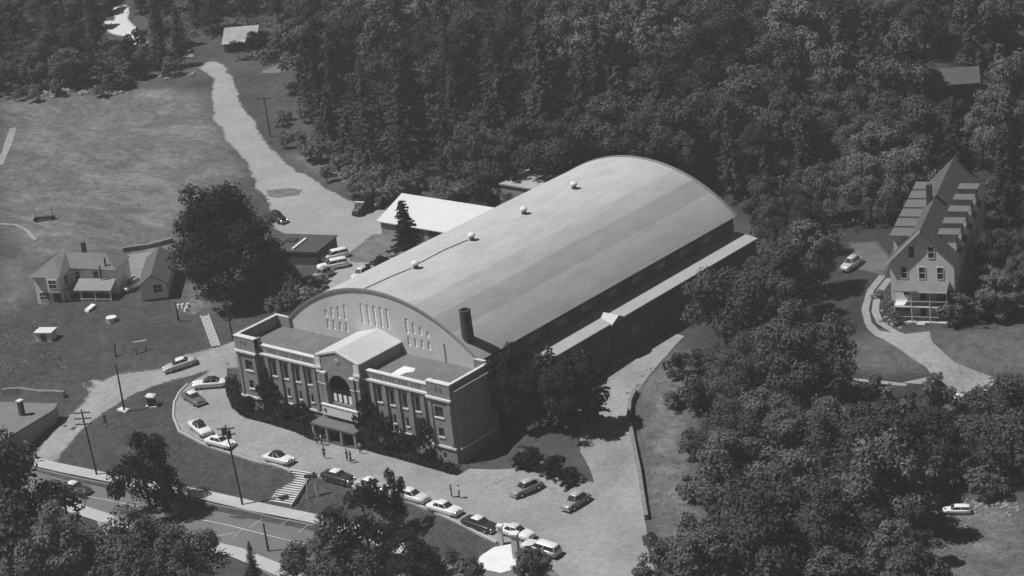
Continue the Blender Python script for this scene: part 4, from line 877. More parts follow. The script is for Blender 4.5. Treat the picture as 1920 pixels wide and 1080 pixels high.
def person_meshes():
    V = [(0,0,.95,.13,.8),(0,0,1.12,.12,.8),(0,0,1.32,.145,.75),(0,0,1.45,.09),(0,-.01,1.53,.05),(0,-.02,1.62,.085),(0,-.02,1.71,.07)]; E = [(i, i+1) for i in range(6)]
    for s in (-1, 1):
        n = len(V); V += [(s*.09,0,.86,.085),(s*.1,-.03*s,.48,.055),(s*.1,.05*s,.09,.035),(s*.11,.05*s-.14,.04,.035)]; E += [(0,n),(n,n+1),(n+1,n+2),(n+2,n+3)]
        n = len(V); V += [(s*.19,0,1.40,.055),(s*.24,.02,1.14,.042),(s*.25,-.06,.9,.028),(s*.25,-.075,.83,.034)]; E += [(2,n),(n,n+1),(n+1,n+2),(n+2,n+3)]
        for k in range(5):
            m_ = len(V); dx = (-.03+.017*k); ln = (.055,.09,.1,.095,.075)[k]
            V += [(s*(.25+(dx if k else -.035)), -.075-.03+.01*k, .80 if k else .83, .009),(s*(.25+dx*1.2-(.02 if k == 0 else 0)), -.09, .8-ln, .008)]; E += [(n+3,m_),(m_,m_+1)]
    body = skin_mesh('person', V, E, m_skin)
    sh = [(0,0,.98,.155,.8),(0,0,1.14,.14,.8),(0,0,1.32,.165,.75),(0,0,1.44,.11)]; se = [(0,1),(1,2),(2,3)]
    for s in (-1, 1):
        n = len(sh); sh += [(s*.19,0,1.40,.07),(s*.225,.01,1.2,.062)]; se += [(2,n),(n,n+1)]
    tr = [(0,0,.97,.15,.8),(0,0,.88,.14,.8)]; te = [(0,1)]
    for s in (-1, 1):
        n = len(tr); tr += [(s*.09,0,.8,.1),(s*.1,-.03*s,.48,.075),(s*.1,.045*s,.13,.06)]; te += [(1,n),(n,n+1),(n+1,n+2)]
    hr = MB().loft([[(r*math.cos(a)*.9, -.005+r*math.sin(a), z) for a in np.linspace(0, 2*PI, 11)[:-1]] for r, z in ((.088,1.66),(.1,1.72),(.085,1.78),(.03,1.81))]).mesh('hair', True); hr.materials.append(m_hair)
    return body, skin_mesh('shirt', sh, se, m_shirt), skin_mesh('trousers', tr, te, m_trou), hr
pb, ps, pt, ph = person_meshes()
def face():
    b_ = MB(); b_.cyl((0, -.118, 1.635), .014, .006, .02, 5, 'z')
    for s in (-1, 1): b_.box(s*.032-.012, s*.032+.012, -.108, -.098, 1.66, 1.672)
    b_.box(-.022, .022, -.106, -.097, 1.595, 1.602)
    me = b_.mesh('face'); me.materials.append(m_hair); return me
fm_ = face()
for pxy, rz_, top_, lab, grp in (((23.5,-7.5), .4, 'd', 'person in dark clothes walking alone on the drive above the steps', None), ((27.0,-6.5), 1.9, 'd', 'left person of the pair in dark clothes on the drive', None),
        ((27.9,-6.7), -1.3, 'd', 'right person of the pair in dark clothes on the drive', None), ((19.2,-4.5), .2, 'd', 'person in dark clothes at the left of the entrance group', None),
        ((20.1,-4.5), 2.2, 'w', 'person in white shirt at the right of the entrance group', None), ((27.2,-3.9), 1, 'w', 'person in white sitting shade by the hedge edge right of the entrance', None),
        ((48.2,-8.4), -.5, 'd', 'left person of the pair near the white parked car', None), ((49.3,-8.1), 2.6, 'w', 'person in white shirt near the white parked car', None), ((-17.3,-13.3), .9, 'd', 'person in dark clothes on the verge of the side road', None)):
    r = tag(link('person', pb, None, G(pxy, .12)), lab, 'person', grp); r.rotation_euler = (0, 0, rz_); r.scale = (1.08,)*3
    link('shirt', ps, r, m=m_shirt if top_ == 'w' else m_coat); link('trousers', pt, r); link('hair', ph, r); link('face', fm_, r)
# ------------------------------------------------------------------ trees and shrubs
m_bark = mat('bark', .06, .25, 2)
m_leaf = mat('broad_leaves', .10, .35, .35, scale2=1.6, var2=.3, rnd=.5, rough=.8, spec=.08)
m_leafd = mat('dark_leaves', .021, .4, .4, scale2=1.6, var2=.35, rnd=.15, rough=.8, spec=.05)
m_leafp = mat('pale_leaves', .15, .4, .5, scale2=2, var2=.3, rnd=.2, rough=.8, spec=.08)
m_needle = mat('needles', .055, .35, .4, scale2=1.5, var2=.3, rnd=.3, rough=.8, spec=.06)
def quads(P_, N_, S_, rng, m, name):
    """leaf sprays: small folded diamonds at P_ facing N_ with size S_"""
    n = len(P_); N_ = N_/np.linalg.norm(N_, axis=1, keepdims=True)
    r = rng.normal(size=(n, 3)); t = np.cross(N_, r); t /= np.linalg.norm(t, axis=1, keepdims=True); b_ = np.cross(N_, t)
    s = S_[:, None]; v = np.stack([P_-t*s, P_-b_*s*.55+N_*s*.15, P_+t*s, P_+b_*s*.55+N_*s*.15], 1).reshape(-1, 3)
    me = D.meshes.new(name); me.vertices.add(len(v)); me.vertices.foreach_set('co', v.astype('f').reshape(-1))
    me.loops.add(4*n); me.loops.foreach_set('vertex_index', np.arange(4*n, dtype='i')); me.polygons.add(n)
    me.polygons.foreach_set('loop_start', np.arange(0, 4*n, 4, dtype='i')); me.update(calc_edges=True); me.materials.append(m); return me
def broad(seed, Ht, R, n, m, zb=.14, blobs=30, leaf=(.2, .46), open_=1.0):
    rng = np.random.default_rng(seed); P_ = []; N_ = []; cents = []
    cz = Ht*(1+zb)/2; rz_ = Ht*(1-zb)/2
    for k in range(blobs):
        for _ in range(40):
            d = rng.normal(size=3); d /= np.linalg.norm(d)
            if d[2] > -.55: break
        f = rng.uniform(.55, 1.0) if k > 3 else rng.uniform(0, .4)
        wob = 1+.22*math.sin(3*math.atan2(d[1], d[0])+seed)+rng.uniform(-.12, .12)
        taper = 1-.35*max(0, d[2])
        c = np.array([d[0]*R*f*wob*taper, d[1]*R*f*wob*taper, cz+d[2]*rz_*f*(1 if d[2] > 0 else .8)])
        br = R*rng.uniform(.13, .34)*open_; cents.append((c, br))
        nb = int(n/blobs*(br/(R*.28))**2)
        dd = rng.normal(size=(nb, 3)); dd[:, 2] += .35; dd /= np.linalg.norm(dd, axis=1, keepdims=True)
        rad = br*rng.uniform(.62, 1.08, (nb, 1))*np.array([[1, 1, .8]])
        P_.append(c+dd*rad+rng.normal(0, R*.03, (nb, 3))); N_.append(dd*.9+rng.normal(size=(nb, 3))*.45+np.array([0, 0, .35]))
    P_ = np.concatenate(P_); N_ = np.concatenate(N_)
    me = quads(P_, N_, rng.uniform(leaf[0], leaf[1], len(P_)), rng, m, 'crown')
    tb = MB(); tb.tube([(0, 0, -.6), (.1, .05, Ht*.2), (0, .1, Ht*.42), (.15, 0, Ht*.75)], [Ht*.024, Ht*.019, Ht*.014, .05], 7)
    for c, br in cents[4::4]:
        z0 = Ht*rng.uniform(.22, .45); q = Vector((0, 0, z0)); e = Vector(c.tolist()); tb.tube([q, q.lerp(e, .5)+Vector((0, 0, -.3)), e], [Ht*.009, Ht*.006, .03], 5)
    tm = tb.mesh('trunk', True); tm.materials.append(m_bark); return me, tm
def pine(seed, Ht, R, n, m):
    rng = np.random.default_rng(seed); P_ = []; N_ = []
    tb = MB().tube([(0, 0, -.6), (0, 0, Ht*.5), (.05, 0, Ht*.97)], [Ht*.018, Ht*.012, .03], 7)
    tiers = int(Ht/.62)
    for k in range(tiers):
        t = k/tiers; z = Ht*(.14+.85*t); rr_ = R*(1-t)**.75*rng.uniform(.75, 1.15)+.15; nb = int(7-3*t)
        a0 = rng.uniform(0, 6.28)
        for j in range(nb):
            a = a0+2*PI*j/nb+rng.uniform(-.3, .3); L_b = rr_*rng.uniform(.65, 1.15); e = Vector((L_b*math.cos(a), L_b*math.sin(a), z-.18*L_b))
            if t < .8: tb.tube([(0, 0, z), e], [.05, .015], 3)
            c_ = max(4, int(n/(tiers*6)*(L_b/R)*2.2)); u = rng.uniform(.15, 1.02, c_)[:, None]
            side = rng.normal(0, .16, (c_, 1))*L_b*(1.15-u)
            pos = np.array([[0, 0, z]])*(1-u)+np.array([list(e)])*u + side*np.array([[-math.sin(a), math.cos(a), 0]])+rng.normal(0, .08, (c_, 3))
            P_.append(pos); N_.append(np.array([[math.cos(a)*.45, math.sin(a)*.45, .8]])+rng.normal(0, .35, (c_, 3)))
    P_ = np.concatenate(P_); N_ = np.concatenate(N_)
    me = quads(P_, N_, rng.uniform(.18, .42, len(P_)), rng, m, 'crown'); tm = tb.mesh('trunk', True); tm.materials.append(m_bark); return me, tm
def shrub(seed, Ht, R, n, m):
    me, tm = broad(seed, Ht, R, n, m, zb=.02, blobs=11, leaf=(.13, .3), open_=1.25); return me, tm
m_leaf2 = mat('deep_leaves', .066, .35, .35, scale2=1.6, var2=.3, rnd=.4, rough=.8, spec=.08)
BR = [broad(11+i, h, r, 10500, (m_leaf, m_leaf2, m_leaf, m_leaf, m_leaf2, m_leaf, m_leaf2)[i], zb=.04, blobs=38, leaf=(.15, .34)) for i, (h, r) in enumerate(((13, 5.4), (15, 6.0), (11.5, 5.1), (14, 4.9), (12.5, 6.2), (16, 5.6), (10.5, 4.6)))]
BRH = [13, 15, 11.5, 14, 12.5, 16, 10.5]
PN = [pine(31+i, h, r, 2600, m_needle) for i, (h, r) in enumerate(((16, 3.4), (13, 3.0), (18, 3.8), (11, 2.8)))]
BU = [shrub(51+i, h, r, 520, m_leaf) for i, (h, r) in enumerate(((2.6, 1.7), (3.4, 2.2), (2.0, 1.9)))]
BUP = [shrub(61+i, h, r, 520, m_leafp) for i, (h, r) in enumerate(((2.6, 2.1), (3.2, 2.4)))]
BUD = [shrub(71+i, h, r, 560, m_leafd) for i, (h, r) in enumerate(((2.4, 1.5), (3.4, 1.6), (4.6, 1.7)))]
def plant(name, ms, p, s, rz_, label, cat, group=None, sz=None, dz=0):
    o = thing(name, G(p, dz), label, cat, group, rz=rz_); o.scale = (s*(1+.14*math.sin(p[0]*7)), s*(1+.14*math.sin(p[1]*5)), sz or s*(1+.15*math.sin(p[0]*3+p[1]*4)))
    link('crown' if 'tree' in name or 'conifer' in name else 'foliage', ms[0], o); link('trunk' if 'tree' in name or 'conifer' in name else 'stem', ms[1], o); return o
rt = random.Random(77)
placed = []; NT = [0, 0]
BLOCK = [[(-1, -3), (50, -3), (50, 40), (57, 60), (57, 90), (-1, 82)]]
def blocked(x, y, pad=0):
    for pl_ in BLOCK:
        if inside(pl_, np.array([x]), np.array([y]))[0]: return True
    return False
ca, sa = math.cos(inn.rotation_euler.z), math.sin(inn.rotation_euler.z)
def innloc(x, y): return (base[0]+x*ca-y*sa, base[1]+x*sa+y*ca)
BLOCK.append([innloc(-14, -8.0), innloc(34.5, -8.0), innloc(34.5, 7.2), innloc(-14, 7.2)])
BLOCK.append([(-30, 56), (8, 56), (8, 73), (-30, 73)])
BLOCK.append([(-139.3,89.4),(-127.2,100.3),(-150.1,120.5),(-157.1,120.6),(-169.6,121.6),(-164.5,110.3)])
for cc, rr0 in (((95.2,39.7), 5),): BLOCK.append([(cc[0]-rr0, cc[1]-rr0), (cc[0]+rr0, cc[1]-rr0), (cc[0]+rr0, cc[1]+rr0), (cc[0]-rr0, cc[1]+rr0)])
for cc in (((-131.7,128.6)), ((43.5,137.9))): BLOCK.append([(cc[0]-7, cc[1]-6), (cc[0]+7, cc[1]-6), (cc[0]+6, cc[1]+5), (cc[0]-6, cc[1]+5)])
for cc, rr0 in (((97.9,39.6), 6), ((100.3,34.5), 6), ((101.1,30.3), 4), ((94.5,39.2), 4), ((110.2,16.8), 5), ((59.6,74.8), 5), ((68.7,53.0), 6), ((76.0,44.0), 7), ((83.7,37.7), 7), ((90.2,33.8), 7), ((93.0,34.6), 6), ((63.1,66.6), 5), ((87.7,-14.1), 7), ((86.8,-16.8), 6)): BLOCK.append([(cc[0]-rr0, cc[1]-rr0), (cc[0]+rr0, cc[1]-rr0), (cc[0]+rr0, cc[1]+rr0), (cc[0]-rr0, cc[1]+rr0)])
def forest(poly, gap, pinef, labels, groups, smin=.8, smax=1.2, limit=999):
    xs = [q[0] for q in poly]; ys = [q[1] for q in poly]; k = 0
    for _ in range(26000):
        x, y = rt.uniform(min(xs), max(xs)), rt.uniform(min(ys), max(ys))
        if not inside(poly, np.array([x]), np.array([y]))[0] or blocked(x, y): continue
        if any((x-a)**2+(y-c)**2 < gap*gap for a, c in placed): continue
        placed.append((x, y)); k += 1; s = rt.uniform(smin, smax)
        pn_ = noise.noise(Vector((x*.035, y*.035, 7.3)))*.5+.5 < pinef
        if pn_: plant('conifer_tree', PN[rt.randrange(4)], (x, y), s, rt.uniform(0, 6.28), labels[1], 'conifer', groups[1]); NT[1] += 1
        else: plant('broadleaf_tree', BR[rt.randrange(7)], (x, y), s, rt.uniform(0, 6.28), labels[0], 'tree', groups[0]); NT[0] += 1
        if k >= limit: break
    return k
forest([(-87.0,103.5),(-73.4,93.2),(-61.0,86.2),(-48.3,81.6),(-38.1,79.3),(-24.6,78.9),(-13.3,80.5),(-11.5,86.0),(-11.3,103.2),(32.5,90.2),(49.7,76.4),(51.7,63.9),(57.1,48.4),(64.9,49.5),(68.3,52.9),(58.2,69.9),(49.0,87.4),(52.3,95.3),(70.4,91.0),(82.6,96.2),(25.9,217.1),(-69.0,218.0),(-161.1,178.2),(-124.8,138.1),(-107.7,120.8)], 7.4, .42,
    ('leafy tree in the dense wood behind the arched hall', 'dark conifer in the dense wood behind the arched hall'), ('broadleaf trees behind the hall', 'conifers behind the hall'), .72, 1.38)
k1 = len(placed)
forest([(56.6,42.8),(58.9,47.1),(66.3,50.1),(72.7,44.3),(79.6,35.3),(90.2,25.5),(99.5,26.1),(105.2,26.9),(114.0,33.3),(116.4,28.7),(109.5,24.6),(100.6,21.3),(100.4,17.3),(106.0,9.2),(111.5,4.7),(121.1,-7.2),(99.1,-25.0),(95.9,-16.9),(96.7,-11.4),(90.9,-2.5),(84.0,5.9),(76.6,14.1),(66.5,28.2)], 6.8, .2,
    ('leafy tree in the wood filling the lower right of the photo', 'dark conifer in the wood filling the lower right of the photo'), ('broadleaf trees lower right', 'conifers lower right'), .55, 1.15)
k2 = len(placed)
forest([(73.2,87.6),(84.4,92.5),(93.3,74.7),(89.9,71.3),(85.7,67.7),(80.5,75.0)], 4.6, .3, ('leafy tree close beside the right wall of the inn', 'dark conifer close beside the right wall of the inn'), ('broadleaf trees right of the inn', 'conifers right of the inn'), .5, .8)
k3 = len(placed)
forest([(-165.0,77.0),(-155.2,84.0),(-150.7,90.9),(-143.2,96.8),(-136.2,106.3),(-138.6,114.9),(-139.4,120.8),(-147.1,126.5),(-150.9,121.3),(-152.4,116.3),(-159.7,118.6),(-168.9,121.8),(-175.0,124.1),(-178.2,127.8),(-205.0,155.1),(-255.9,138.7)], 6.0, .5,
    ('leafy tree in the wood beyond the dry field', 'dark conifer in the wood beyond the dry field'), ('broadleaf trees beyond the field', 'conifers beyond the field'), .6, .95)
forest([(-170.3,133.3),(-152.4,122.7),(-145.6,133.3),(-149.4,139.5),(-139.5,145.3),(-124.8,138.1),(-161.1,178.2),(-200.2,159.2)], 6.0, .6,
    ('leafy tree around the pale hill barn', 'dark conifer around the pale hill barn'), ('broadleaf trees around the barn', 'conifers around the barn'), .6, 1.0)
print('TREES', NT, k1, k2-k1, k3-k2, len(placed)-k3)
# single trees the photo shows plainly
def single(name, ms, p, s, rz_, label, sz=None, cat='tree', m=None): 
    o = plant(name, ms, p, s, rz_, label, cat, sz=sz)
    return o
DB = broad(91, 20.5, 8.6, 17000, m_leafd, zb=-.2, blobs=70, leaf=(.22, .48)); DN = broad(93, 11, 5.0, 8500, m_leafd, zb=-.12, blobs=38, leaf=(.15, .34))
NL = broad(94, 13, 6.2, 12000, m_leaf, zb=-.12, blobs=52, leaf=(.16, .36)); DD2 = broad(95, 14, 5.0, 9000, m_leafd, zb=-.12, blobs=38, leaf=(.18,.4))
single('broadleaf_tree', DB, (-29.5,26.0), 1.0, .3, 'huge dark spreading tree beside the garage, largest on the left')
single('broadleaf_tree', DB, (-21.7,28.9), .5, 2.3, 'smaller dark tree merging with the right side of the huge one')
single('conifer_tree', pine(97, 10.5, 2.6, 3200, m_leafd), (-15.0,54.0), 1.0, 1, 'slim dark conical tree standing before the white roofed shed', sz=.98, cat='conifer')
single('broadleaf_tree', DN, (8.5,-27.8), 1.0, 1.2, 'dark leafy tree on the street verge left of the front steps', sz=1.18)
single('broadleaf_tree', DN, (12.8,-26.5), .45, 2.2, 'small dark tree at the right foot of the street verge tree')
single('broadleaf_tree', NL, (4.8,-48.4), 1.5, 0, 'largest leafy tree filling the bottom left corner')
single('broadleaf_tree', NL, (16.4,-49.3), .95, 2, 'leafy tree second from the bottom left corner')
single('broadleaf_tree', NL, (-13.6,-38.8), .7, 4, 'leafy tree at the left edge below the roadside building')
single('broadleaf_tree', NL, (23.7,-43.5), 1.0, 3, 'sunlit leafy tree at the bottom edge below the verge tree')
single('broadleaf_tree', NL, (31.9,-43.1), .95, 5, 'leafy tree right of the sunlit one at the bottom edge')
single('broadleaf_tree', DN, (49.5,-26.0), .86, 3.2, 'dark leafy tree on the lower lawn right of the front steps', sz=1.25)
single('broadleaf_tree', DN, (46.5,-17.9), .45, .7, 'dark tree in front of the cream parked car', sz=.95)
single('broadleaf_tree', NL, (48.0,-31.6), .85, 1.3, 'leafy tree at the bottom edge below the front steps')
single('broadleaf_tree', DN, (57.1,-26.2), .8, 4.4, 'dark tree at the bottom edge left of the white slab')
single('broadleaf_tree', DN, (40.2,-30.4), .42, 2.4, 'little dark tree standing by the lower pavement')
single('conifer_tree', PN[0], (36.6,-34.9), .35, 0, 'small dark conifer at the bottom edge by the lower pavement', cat='conifer')
rs2 = random.Random(9)
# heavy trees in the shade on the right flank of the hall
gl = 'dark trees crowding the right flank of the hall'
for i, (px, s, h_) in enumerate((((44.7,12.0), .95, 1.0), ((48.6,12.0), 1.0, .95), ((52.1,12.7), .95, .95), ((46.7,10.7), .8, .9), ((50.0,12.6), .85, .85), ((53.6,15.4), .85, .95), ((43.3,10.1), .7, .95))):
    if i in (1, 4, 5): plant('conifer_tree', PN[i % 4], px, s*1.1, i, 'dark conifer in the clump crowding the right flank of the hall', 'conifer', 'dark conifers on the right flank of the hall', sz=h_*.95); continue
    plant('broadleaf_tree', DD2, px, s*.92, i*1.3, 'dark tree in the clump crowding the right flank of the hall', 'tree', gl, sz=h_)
# scrub: light bushes near the lot, dark bushes by the facade
def bushes(pts, ms, n, sp, smin, smax, label, group, name='bush'):
    for _ in range(n):
        i = rs2.randrange(len(pts)); q = pts[i]; x, y = q[0]+rs2.gauss(0, sp), q[1]+rs2.gauss(0, sp)
        plant(name, ms[rs2.randrange(len(ms))], (x, y), rs2.uniform(smin, smax), rs2.uniform(0, 6.28), label, 'bush', group)
bushes([(-65.0,84.4),(-57.3,82.2),(-50.4,79.4),(-46.3,77.9),(-42.3,75.0),(-41.1,77.4),(-37.1,75.8)], BUP, 34, 2.2, .7, 1.3, 'pale bush in the scrub right of the hill road', 'pale scrub right of the hill road')
bushes([(-77.8,91.5),(-71.3,87.9),(-87.5,98.5),(-85.6,99.6)], BUP, 12, 2.0, .5, .9, 'pale bush on the slope right of the hill road', 'pale scrub on the slope')
bushes([(-141.1,93.3),(-139.1,97.8),(-138.3,101.8),(-136.2,106.3),(-148.1,108.9),(-147.6,113.3),(-141.8,112.9),(-146.7,102.9)], BUD+BU, 40, 2.6, .9, 1.7, 'dark bush between the field rubble and the bright clearing', 'dark bushes below the bright clearing')
bushes([(-124.0,124.1),(-124.7,128.1)], BUD, 7, 1.4, 1.0, 1.6, 'dark bush beside the pale hill barn', 'dark bushes beside the barn')
bushes([(-22.6,78.1),(-18.5,77.6),(-14.1,78.4),(-28.1,78.4)], BUP, 12, 1.4, .8, 1.3, 'pale bush behind the white roofed shed', 'pale scrub behind the white shed')
bushes([(-14.6,77.4),(-12.2,77.6)], BUD, 4, 1.2, 1.3, 1.9, 'dark bush behind the white roofed shed', 'dark scrub behind the white shed')
bushes([(-14.2,43.0),(-14.3,45.1),(-14.2,46.7)], BUD, 6, .8, .7, 1.0, 'dark bush against the left flank of the hall', 'dark bushes on the left flank')
bushes([(-14.6,26.6),(-14.3,30.1),(-17.9,27.5),(-21.2,28.3),(-17.5,31.6)], BU, 22, 1.7, .9, 1.6, 'leafy bush behind the left rear corner of the front block', 'bushes behind the front block')
bushes([(-147.3,89.5),(-152.7,85.0),(-138.2,95.4),(-131.7,103.8)], BUP, 22, 2.5, .6, 1.1, 'pale bush at the far edge of the dry field', 'pale bushes at the far field edge')
bushes([(57.3,35.6),(62.9,26.8),(71.7,15.4),(78.5,6.7),(85.1,-1.2),(87.1,-6.4)], BU, 40, 1.6, .7, 1.4, 'leafy bush along the right edge of the lawn strip', 'bushes edging the right lawn')
bushes([(80.6,39.9),(87.0,36.4),(91.8,35.2),(102.8,40.2),(102.5,45.3),(98.7,21.8),(102.9,22.7),(106.5,24.6),(109.5,27.5)], BU, 60, 2.5, .7, 1.5, 'leafy bush around the right hand clearings', 'bushes around the clearings')
bushes([(70.2,69.5),(72.6,66.0),(74.8,63.0)], BUP, 8, .8, .5, .8, 'pale bush beside the inn porch', 'pale bushes by the inn porch')
bushes([(85.3,68.6),(85.9,72.3),(83.3,67.4)], BU, 14, 1.8, .8, 1.5, 'leafy bush right of the inn porch', 'bushes right of the inn')
bushes([(58.0,-22.0),(60.5,-20.7),(68.8,-17.7),(68.9,-16.8),(62.9,-20.4)], BU, 14, .9, .5, .9, 'low bush near the gate piers', 'bushes near the gate')
bushes([(83.7,-12.5),(85.6,-12.3)], BU, 4, .9, .7, 1.1, 'bush at the bottom beside the black car', 'bushes beside the black car')
bushes([(52.5,2.3),(55.0,2.0),(57.8,2.0),(60.3,1.6)], BUD, 16, .7, .55, .8, 'dark bush at the foot of the grassy bank', 'bushes under the bank')
bushes([(-49.7,88.6),(-46.3,79.4),(-33.9,77.5)], BU, 16, 2.0, 1.0, 1.8, 'leafy bush at the forest edge above the white shed', 'forest edge bushes')
# shrubs against the facade, and creepers heightened to fill its shadow strips
gs = 'shrubs planted against the front of the hall'
for x, y, s, h_ in ((.5,-1.6,.9,.9),(3.0,-1.7,.8,.9),(5.6,-.9,1.0,1.5),(7.4,-1.1,.95,1.25),(9.3,-1.1,.9,1.15),(10.9,-1.1,.9,1.1),(12.6,-1.2,.85,1.2),(14.2,-1.3,.9,1.2),(16.0,-1.5,.85,1.05),
        (26.6,-1.2,.95,1.7),(28.2,-1.0,.9,1.6),(30.0,-1.1,.9,1.3),(31.6,-1.1,.9,1.15),(33.6,-1.3,.8,.9),(35.4,-1.1,.9,1.2),(37.2,-1.0,.9,1.45),(38.4,-1.5,.7,.9),(24.9,-1.6,.7,1.0)):
    plant('shrub', BUD[rs2.randrange(3)], (x, y), s, rs2.uniform(0, 6), 'dark shrub growing against the brown front of the hall', 'shrub', gs, sz=h_)
plant('ivy_shadow_fill', BUD[2], (5.2,-.1), .8, 0, 'tall dark creeper filling out the shadow strip beside the left pavilion', 'creeper', sz=1.85)
plant('ivy_shadow_fill', BUD[2], (26.3,-.1), .8, 2, 'tall dark creeper filling out the shadow strip right of the entrance bay', 'creeper', sz=1.75)
# low growth nobody could count: understorey in the woods, weeds and tufts in the grass
def growth(name, polys, n, lo, hi, hgt, m, seed, label, avoid=(), up=.4):
    rng = np.random.default_rng(seed); A_ = []
    for pl_ in polys:
        xs = [q[0] for q in pl_]; ys = [q[1] for q in pl_]; ar = (max(xs)-min(xs))*(max(ys)-min(ys)); A_.append(ar)
    P_ = []
    for pl_, ar in zip(polys, A_):
        k = int(n*ar/sum(A_)); xs = [q[0] for q in pl_]; ys = [q[1] for q in pl_]
        x = rng.uniform(min(xs), max(xs), k); y = rng.uniform(min(ys), max(ys), k); ok = inside(pl_, x, y)
        for av in list(avoid): ok &= ~inside(av, x, y)
        x = x[ok]; y = y[ok]
        i = np.clip(np.searchsorted(GX, x)-1, 0, len(GX)-2); j = np.clip(np.searchsorted(GY, y)-1, 0, len(GY)-2)
        fx = (x-GX[i])/(GX[i+1]-GX[i]); fy = (y-GY[j])/(GY[j+1]-GY[j])
        z = (ZZ[j,i]*(1-fx)+ZZ[j,i+1]*fx)*(1-fy)+(ZZ[j+1,i]*(1-fx)+ZZ[j+1,i+1]*fx)*fy
        cl = np.clip(np.sin(x*.9+np.sin(y*.7)*2)*np.sin(y*1.1+np.sin(x*.5)*2)*.5+.6, .1, 1)
        P_.append(np.stack([x, y, z+rng.uniform(.03, 1, len(x))*hgt*cl], 1))
    P_ = np.concatenate(P_); me = quads(P_, np.array([[0, 0, up]])+rng.normal(0, .5, P_.shape), rng.uniform(lo, hi, len(P_)), rng, m, name)
    return tag(link(name, me), label, kind='stuff')
ROADS = [[(-132.3,119.6),(-125.6,117.3),(-113.5,108.8),(-97.7,97.5),(-82.9,87.5),(-69.0,79.6),(-57.9,75.5),(-46.5,70.8),(-39.9,70.1),(-32.2,70.4),(-25.1,60.4),(-14.1,56.5),(-9.0,38.6),(-8.4,32.7),(-15.4,32.5),(-21.0,40.3),(-33.4,50.7),(-41.5,51.4),(-47.4,53.6),(-55.9,61.3),(-65.9,67.6),(-79.2,77.7),(-90.9,84.2),(-101.5,91.0),(-114.4,102.5),(-119.6,108.1)],
    [(-22.0,-24.2),(-26.6,-15.5),(-28.7,-9.1),(-29.6,-5.4),(-29.0,-1.0),(-23.1,3.4),(-21.7,8.1),(-18.1,15.3),(-11.5,8.7),(-12.3,7.8),(-16.1,3.8),(-18.7,-0.6),(-20.2,-4.9),(-21.1,-10.4),(-20.8,-15.6),(-19.3,-20.4),(-16.8,-23.6)], [(-61.7,9.4),(-36.9,19.5),(-59.2,40.6),(-83.5,27.3)], [(-24.5,-22.1),(40.3,-15.8),(51.9,-28.6),(5.7,-52.3),(-27.1,-26.2)]]
WOODS = [[(-90.3,104.5),(-61.0,86.2),(-38.1,79.3),(-13.7,80.9),(-11.3,103.2),(28.0,93.8),(45.3,70.8),(54.9,47.4),(68.3,52.9),(49.0,87.4),(53.8,94.5),(82.6,96.2),(25.9,217.1),(-161.1,178.2)], [(52.9,43.2),(66.3,50.1),(79.6,35.3),(88.8,27.8),(112.7,36.1),(116.4,28.7),(100.6,21.3),(106.0,9.2),(118.4,-4.9),(92.2,-18.3),(89.1,-6.4),(81.3,4.4),(73.0,14.8)],
    [(-165.0,77.0),(-149.7,90.0),(-142.6,96.2),(-138.6,114.9),(-147.1,126.5),(-150.4,114.5),(-172.9,122.9),(-205.0,155.1),(-255.9,138.7)], [(-170.3,133.3),(-152.4,122.7),(-145.6,133.3),(-149.4,139.5),(-124.8,138.1),(-161.1,178.2),(-200.2,159.2)]]
HALLB = [(-1, -3), (46, -3), (46, 76), (-1, 76)]; INNB = BLOCK[1]
growth('undergrowth', WOODS, 150000, .18, .5, 2.2, m_leaf2, 3, 'dark undergrowth on the woodland floor', [HALLB, INNB])
m_weed = mat('dry_weeds', .17, .4, .3, scale2=1.5, var2=.3, rough=.9, spec=.05); m_tuft = mat('lawn_tufts', .088, .4, .3, scale2=1.5, var2=.3, rough=.9, spec=.05)
growth('dry_grass', [FIELD], 15000, .06, .16, .2, m_weed, 4, 'dry grass of the upper left field', ROADS, 1.1)
growth('rough_weeds', [[(-70.5,9.5),(-63.5,12.0),(-42.9,14.7),(-27.1,21.7),(-18.1,15.3),(-22.4,7.6),(-24.3,3.3),(-29.9,-0.8),(-32.1,-5.7),(-45.0,-11.7)], [(-88.5,102.7),(-97.4,97.6),(-115.0,110.4),(-106.3,121.3),(-94.6,111.4)]], 11000, .06, .16, .2, m_tuft, 5, 'rough weeds on the left slope', ROADS, 1.1)
growth('weeds', [[(-66.4,6.2),(-56.8,5.4),(-43.9,1.3),(-36.8,-3.8),(-37.3,-7.9),(-45.0,-11.7)]], 1300, .1, .24, .5, m_weed, 6, 'taller weeds at the left edge', ROADS, 1.0)
growth('lawn_tufts', [[(-18.6,-21.1),(-19.8,-10.9),(-18.7,-0.6),(-15.3,1.3),(-11.4,-4.3),(-5.7,-9.4),(2.1,-11.3),(22.0,-12.6),(23.2,-18.1),(9.6,-19.8),(-15.3,-22.6)], [(25.5,-11.7),(38.8,-11.8),(56.3,-14.3),(61.8,-16.6),(59.0,-20.0),(35.3,-17.1),(26.0,-17.5)]], 22000, .05, .14, .16, m_tuft, 7, 'mown grass of the front lawn', (), 1.1)
growth('lawn_tufts', [RLAWN, RFIELD, RYARD], 26000, .06, .16, .22, m_weed, 8, 'grass of the right hand lawns', [INNB], 1.0)
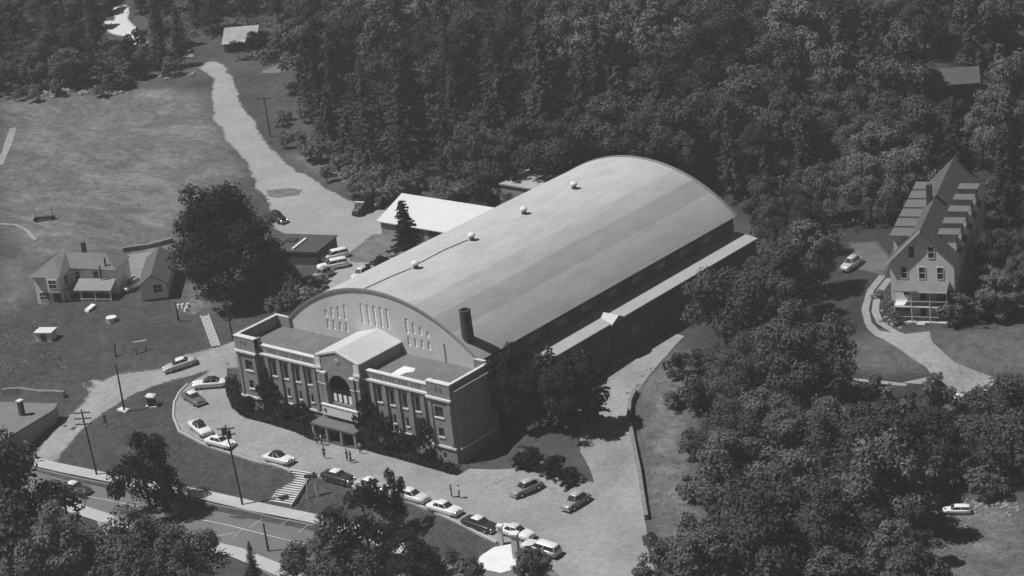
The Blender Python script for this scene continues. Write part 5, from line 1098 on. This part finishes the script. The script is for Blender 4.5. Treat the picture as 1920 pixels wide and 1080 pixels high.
# understorey trees that close the gaps in the woods
for poly_, n_, lab_, gr_ in (([(31.4,95.2),(45.4,86.6),(56.6,65.5),(57.2,52.6),(55.6,47.8),(48.3,62.4),(43.2,78.7)], 26, 'low dark tree in the gap between the hall and the inn', 'low trees between hall and inn'),
        ([(-13.4,86.8),(-12.9,105.4),(11.7,101.4),(28.4,96.4),(23.5,107.5),(-9.7,114.6),(-22.0,104.0)], 22, 'low dark tree just behind the far end of the arched roof', 'low trees behind the arched roof')):
    xs = [q[0] for q in poly_]; ys = [q[1] for q in poly_]; k_ = 0
    for _ in range(1500):
        if k_ >= n_: break
        x, y = rt.uniform(min(xs), max(xs)), rt.uniform(min(ys), max(ys))
        if inside(poly_, np.array([x]), np.array([y]))[0] and not inside([(-1, -3), (50, -3), (50, 78), (-1, 78)], np.array([x]), np.array([y]))[0]:
            plant('broadleaf_tree', BR[(1, 4, 6)[k_ % 3]], (x, y), rt.uniform(.42, .62), rt.uniform(0, 6.28), lab_, 'tree', gr_); k_ += 1
# clipped hedge along the drive
hp = rough_poly([(-9.9,5.6),(-6.1,2.1),(-1.6,-1.1),(2.2,-2.5),(6.8,-2.5),(13.5,-2.6),(18.2,-3.4)], 0)[:18]
def hedge(pts, label, hgt, wid, n, seed, m=m_leafd):
    rng = np.random.default_rng(seed); L = [Vector(q) for q in pts]; seg = [(L[i+1]-L[i]).length for i in range(len(L)-1)]; cum = np.cumsum([0]+seg)
    t = rng.uniform(0, cum[-1], n); o = Vector(G(pts[0])); P_ = []
    for v in t:
        i = min(int(np.searchsorted(cum, v)-1), len(seg)-1); i = max(i, 0); q = L[i].lerp(L[i+1], (v-cum[i])/seg[i]); P_.append((q.x-o.x, q.y-o.y, H(*q)-o.z))
    P_ = np.array(P_); a = rng.uniform(0, 2*PI, n); hh = hgt*(.85+.25*np.sin(t*1.7)*np.sin(t*.9+1))
    off = np.stack([np.cos(a)*wid/2*.7, np.sin(a)*wid/2*.7, hh*rng.uniform(.05, 1, n)], 1); N_ = np.stack([np.cos(a)*.6, np.sin(a)*.6, np.full(n, .7)], 1)+rng.normal(0, .4, (n, 3))
    me = quads(P_+off, N_, rng.uniform(.12, .28, n), rng, m, 'hedge'); ob = link('hedge', me, None, tuple(o)); return tag(ob, label, 'hedge')
hedge([(-9.2,5.7),(-5.6,2.4),(-1.5,-0.4),(2.1,-1.8),(6.6,-1.8),(13.0,-2.1),(17.7,-3.0)], 'rough dark hedge curving along the drive left of the entrance', 1.5, 2.4, 5200, 1)
hedge([(27.2,-1.9),(32.1,-2.1),(38.3,-2.3),(43.9,-2.5)], 'rough dark hedge along the drive right of the entrance', 1.2, 1.8, 3600, 2, m_leafd)
hedge([(50.2,4.1),(54.2,3.1),(58.1,2.8),(62.1,2.6)], 'scruffy grass and hedge growth on the bank behind the grey parked car', 1.1, 1.6, 1800, 3, m_leaf)
# ------------------------------------------------------------------ haze: thin even volume added to lift the darkest tones
me = MB().box(-880, 880, -580, 980, float(ZZ.min())-2, 178).mesh('haze')
hm = D.materials.new('haze_lift'); hm.use_nodes = True; t = hm.node_tree; t.nodes.clear()
vo = t.nodes.new('ShaderNodeVolumePrincipled'); vo.inputs['Color'].default_value = (.95, .95, .95, 1); vo.inputs['Density'].default_value = .00024; vo.inputs['Anisotropy'].default_value = 0
ou = t.nodes.new('ShaderNodeOutputMaterial'); t.links.new(vo.outputs[0], ou.inputs['Volume']); me.materials.append(hm)
tag(link('haze', me), kind='stuff')
sc.cycles.volume_bounces = 0
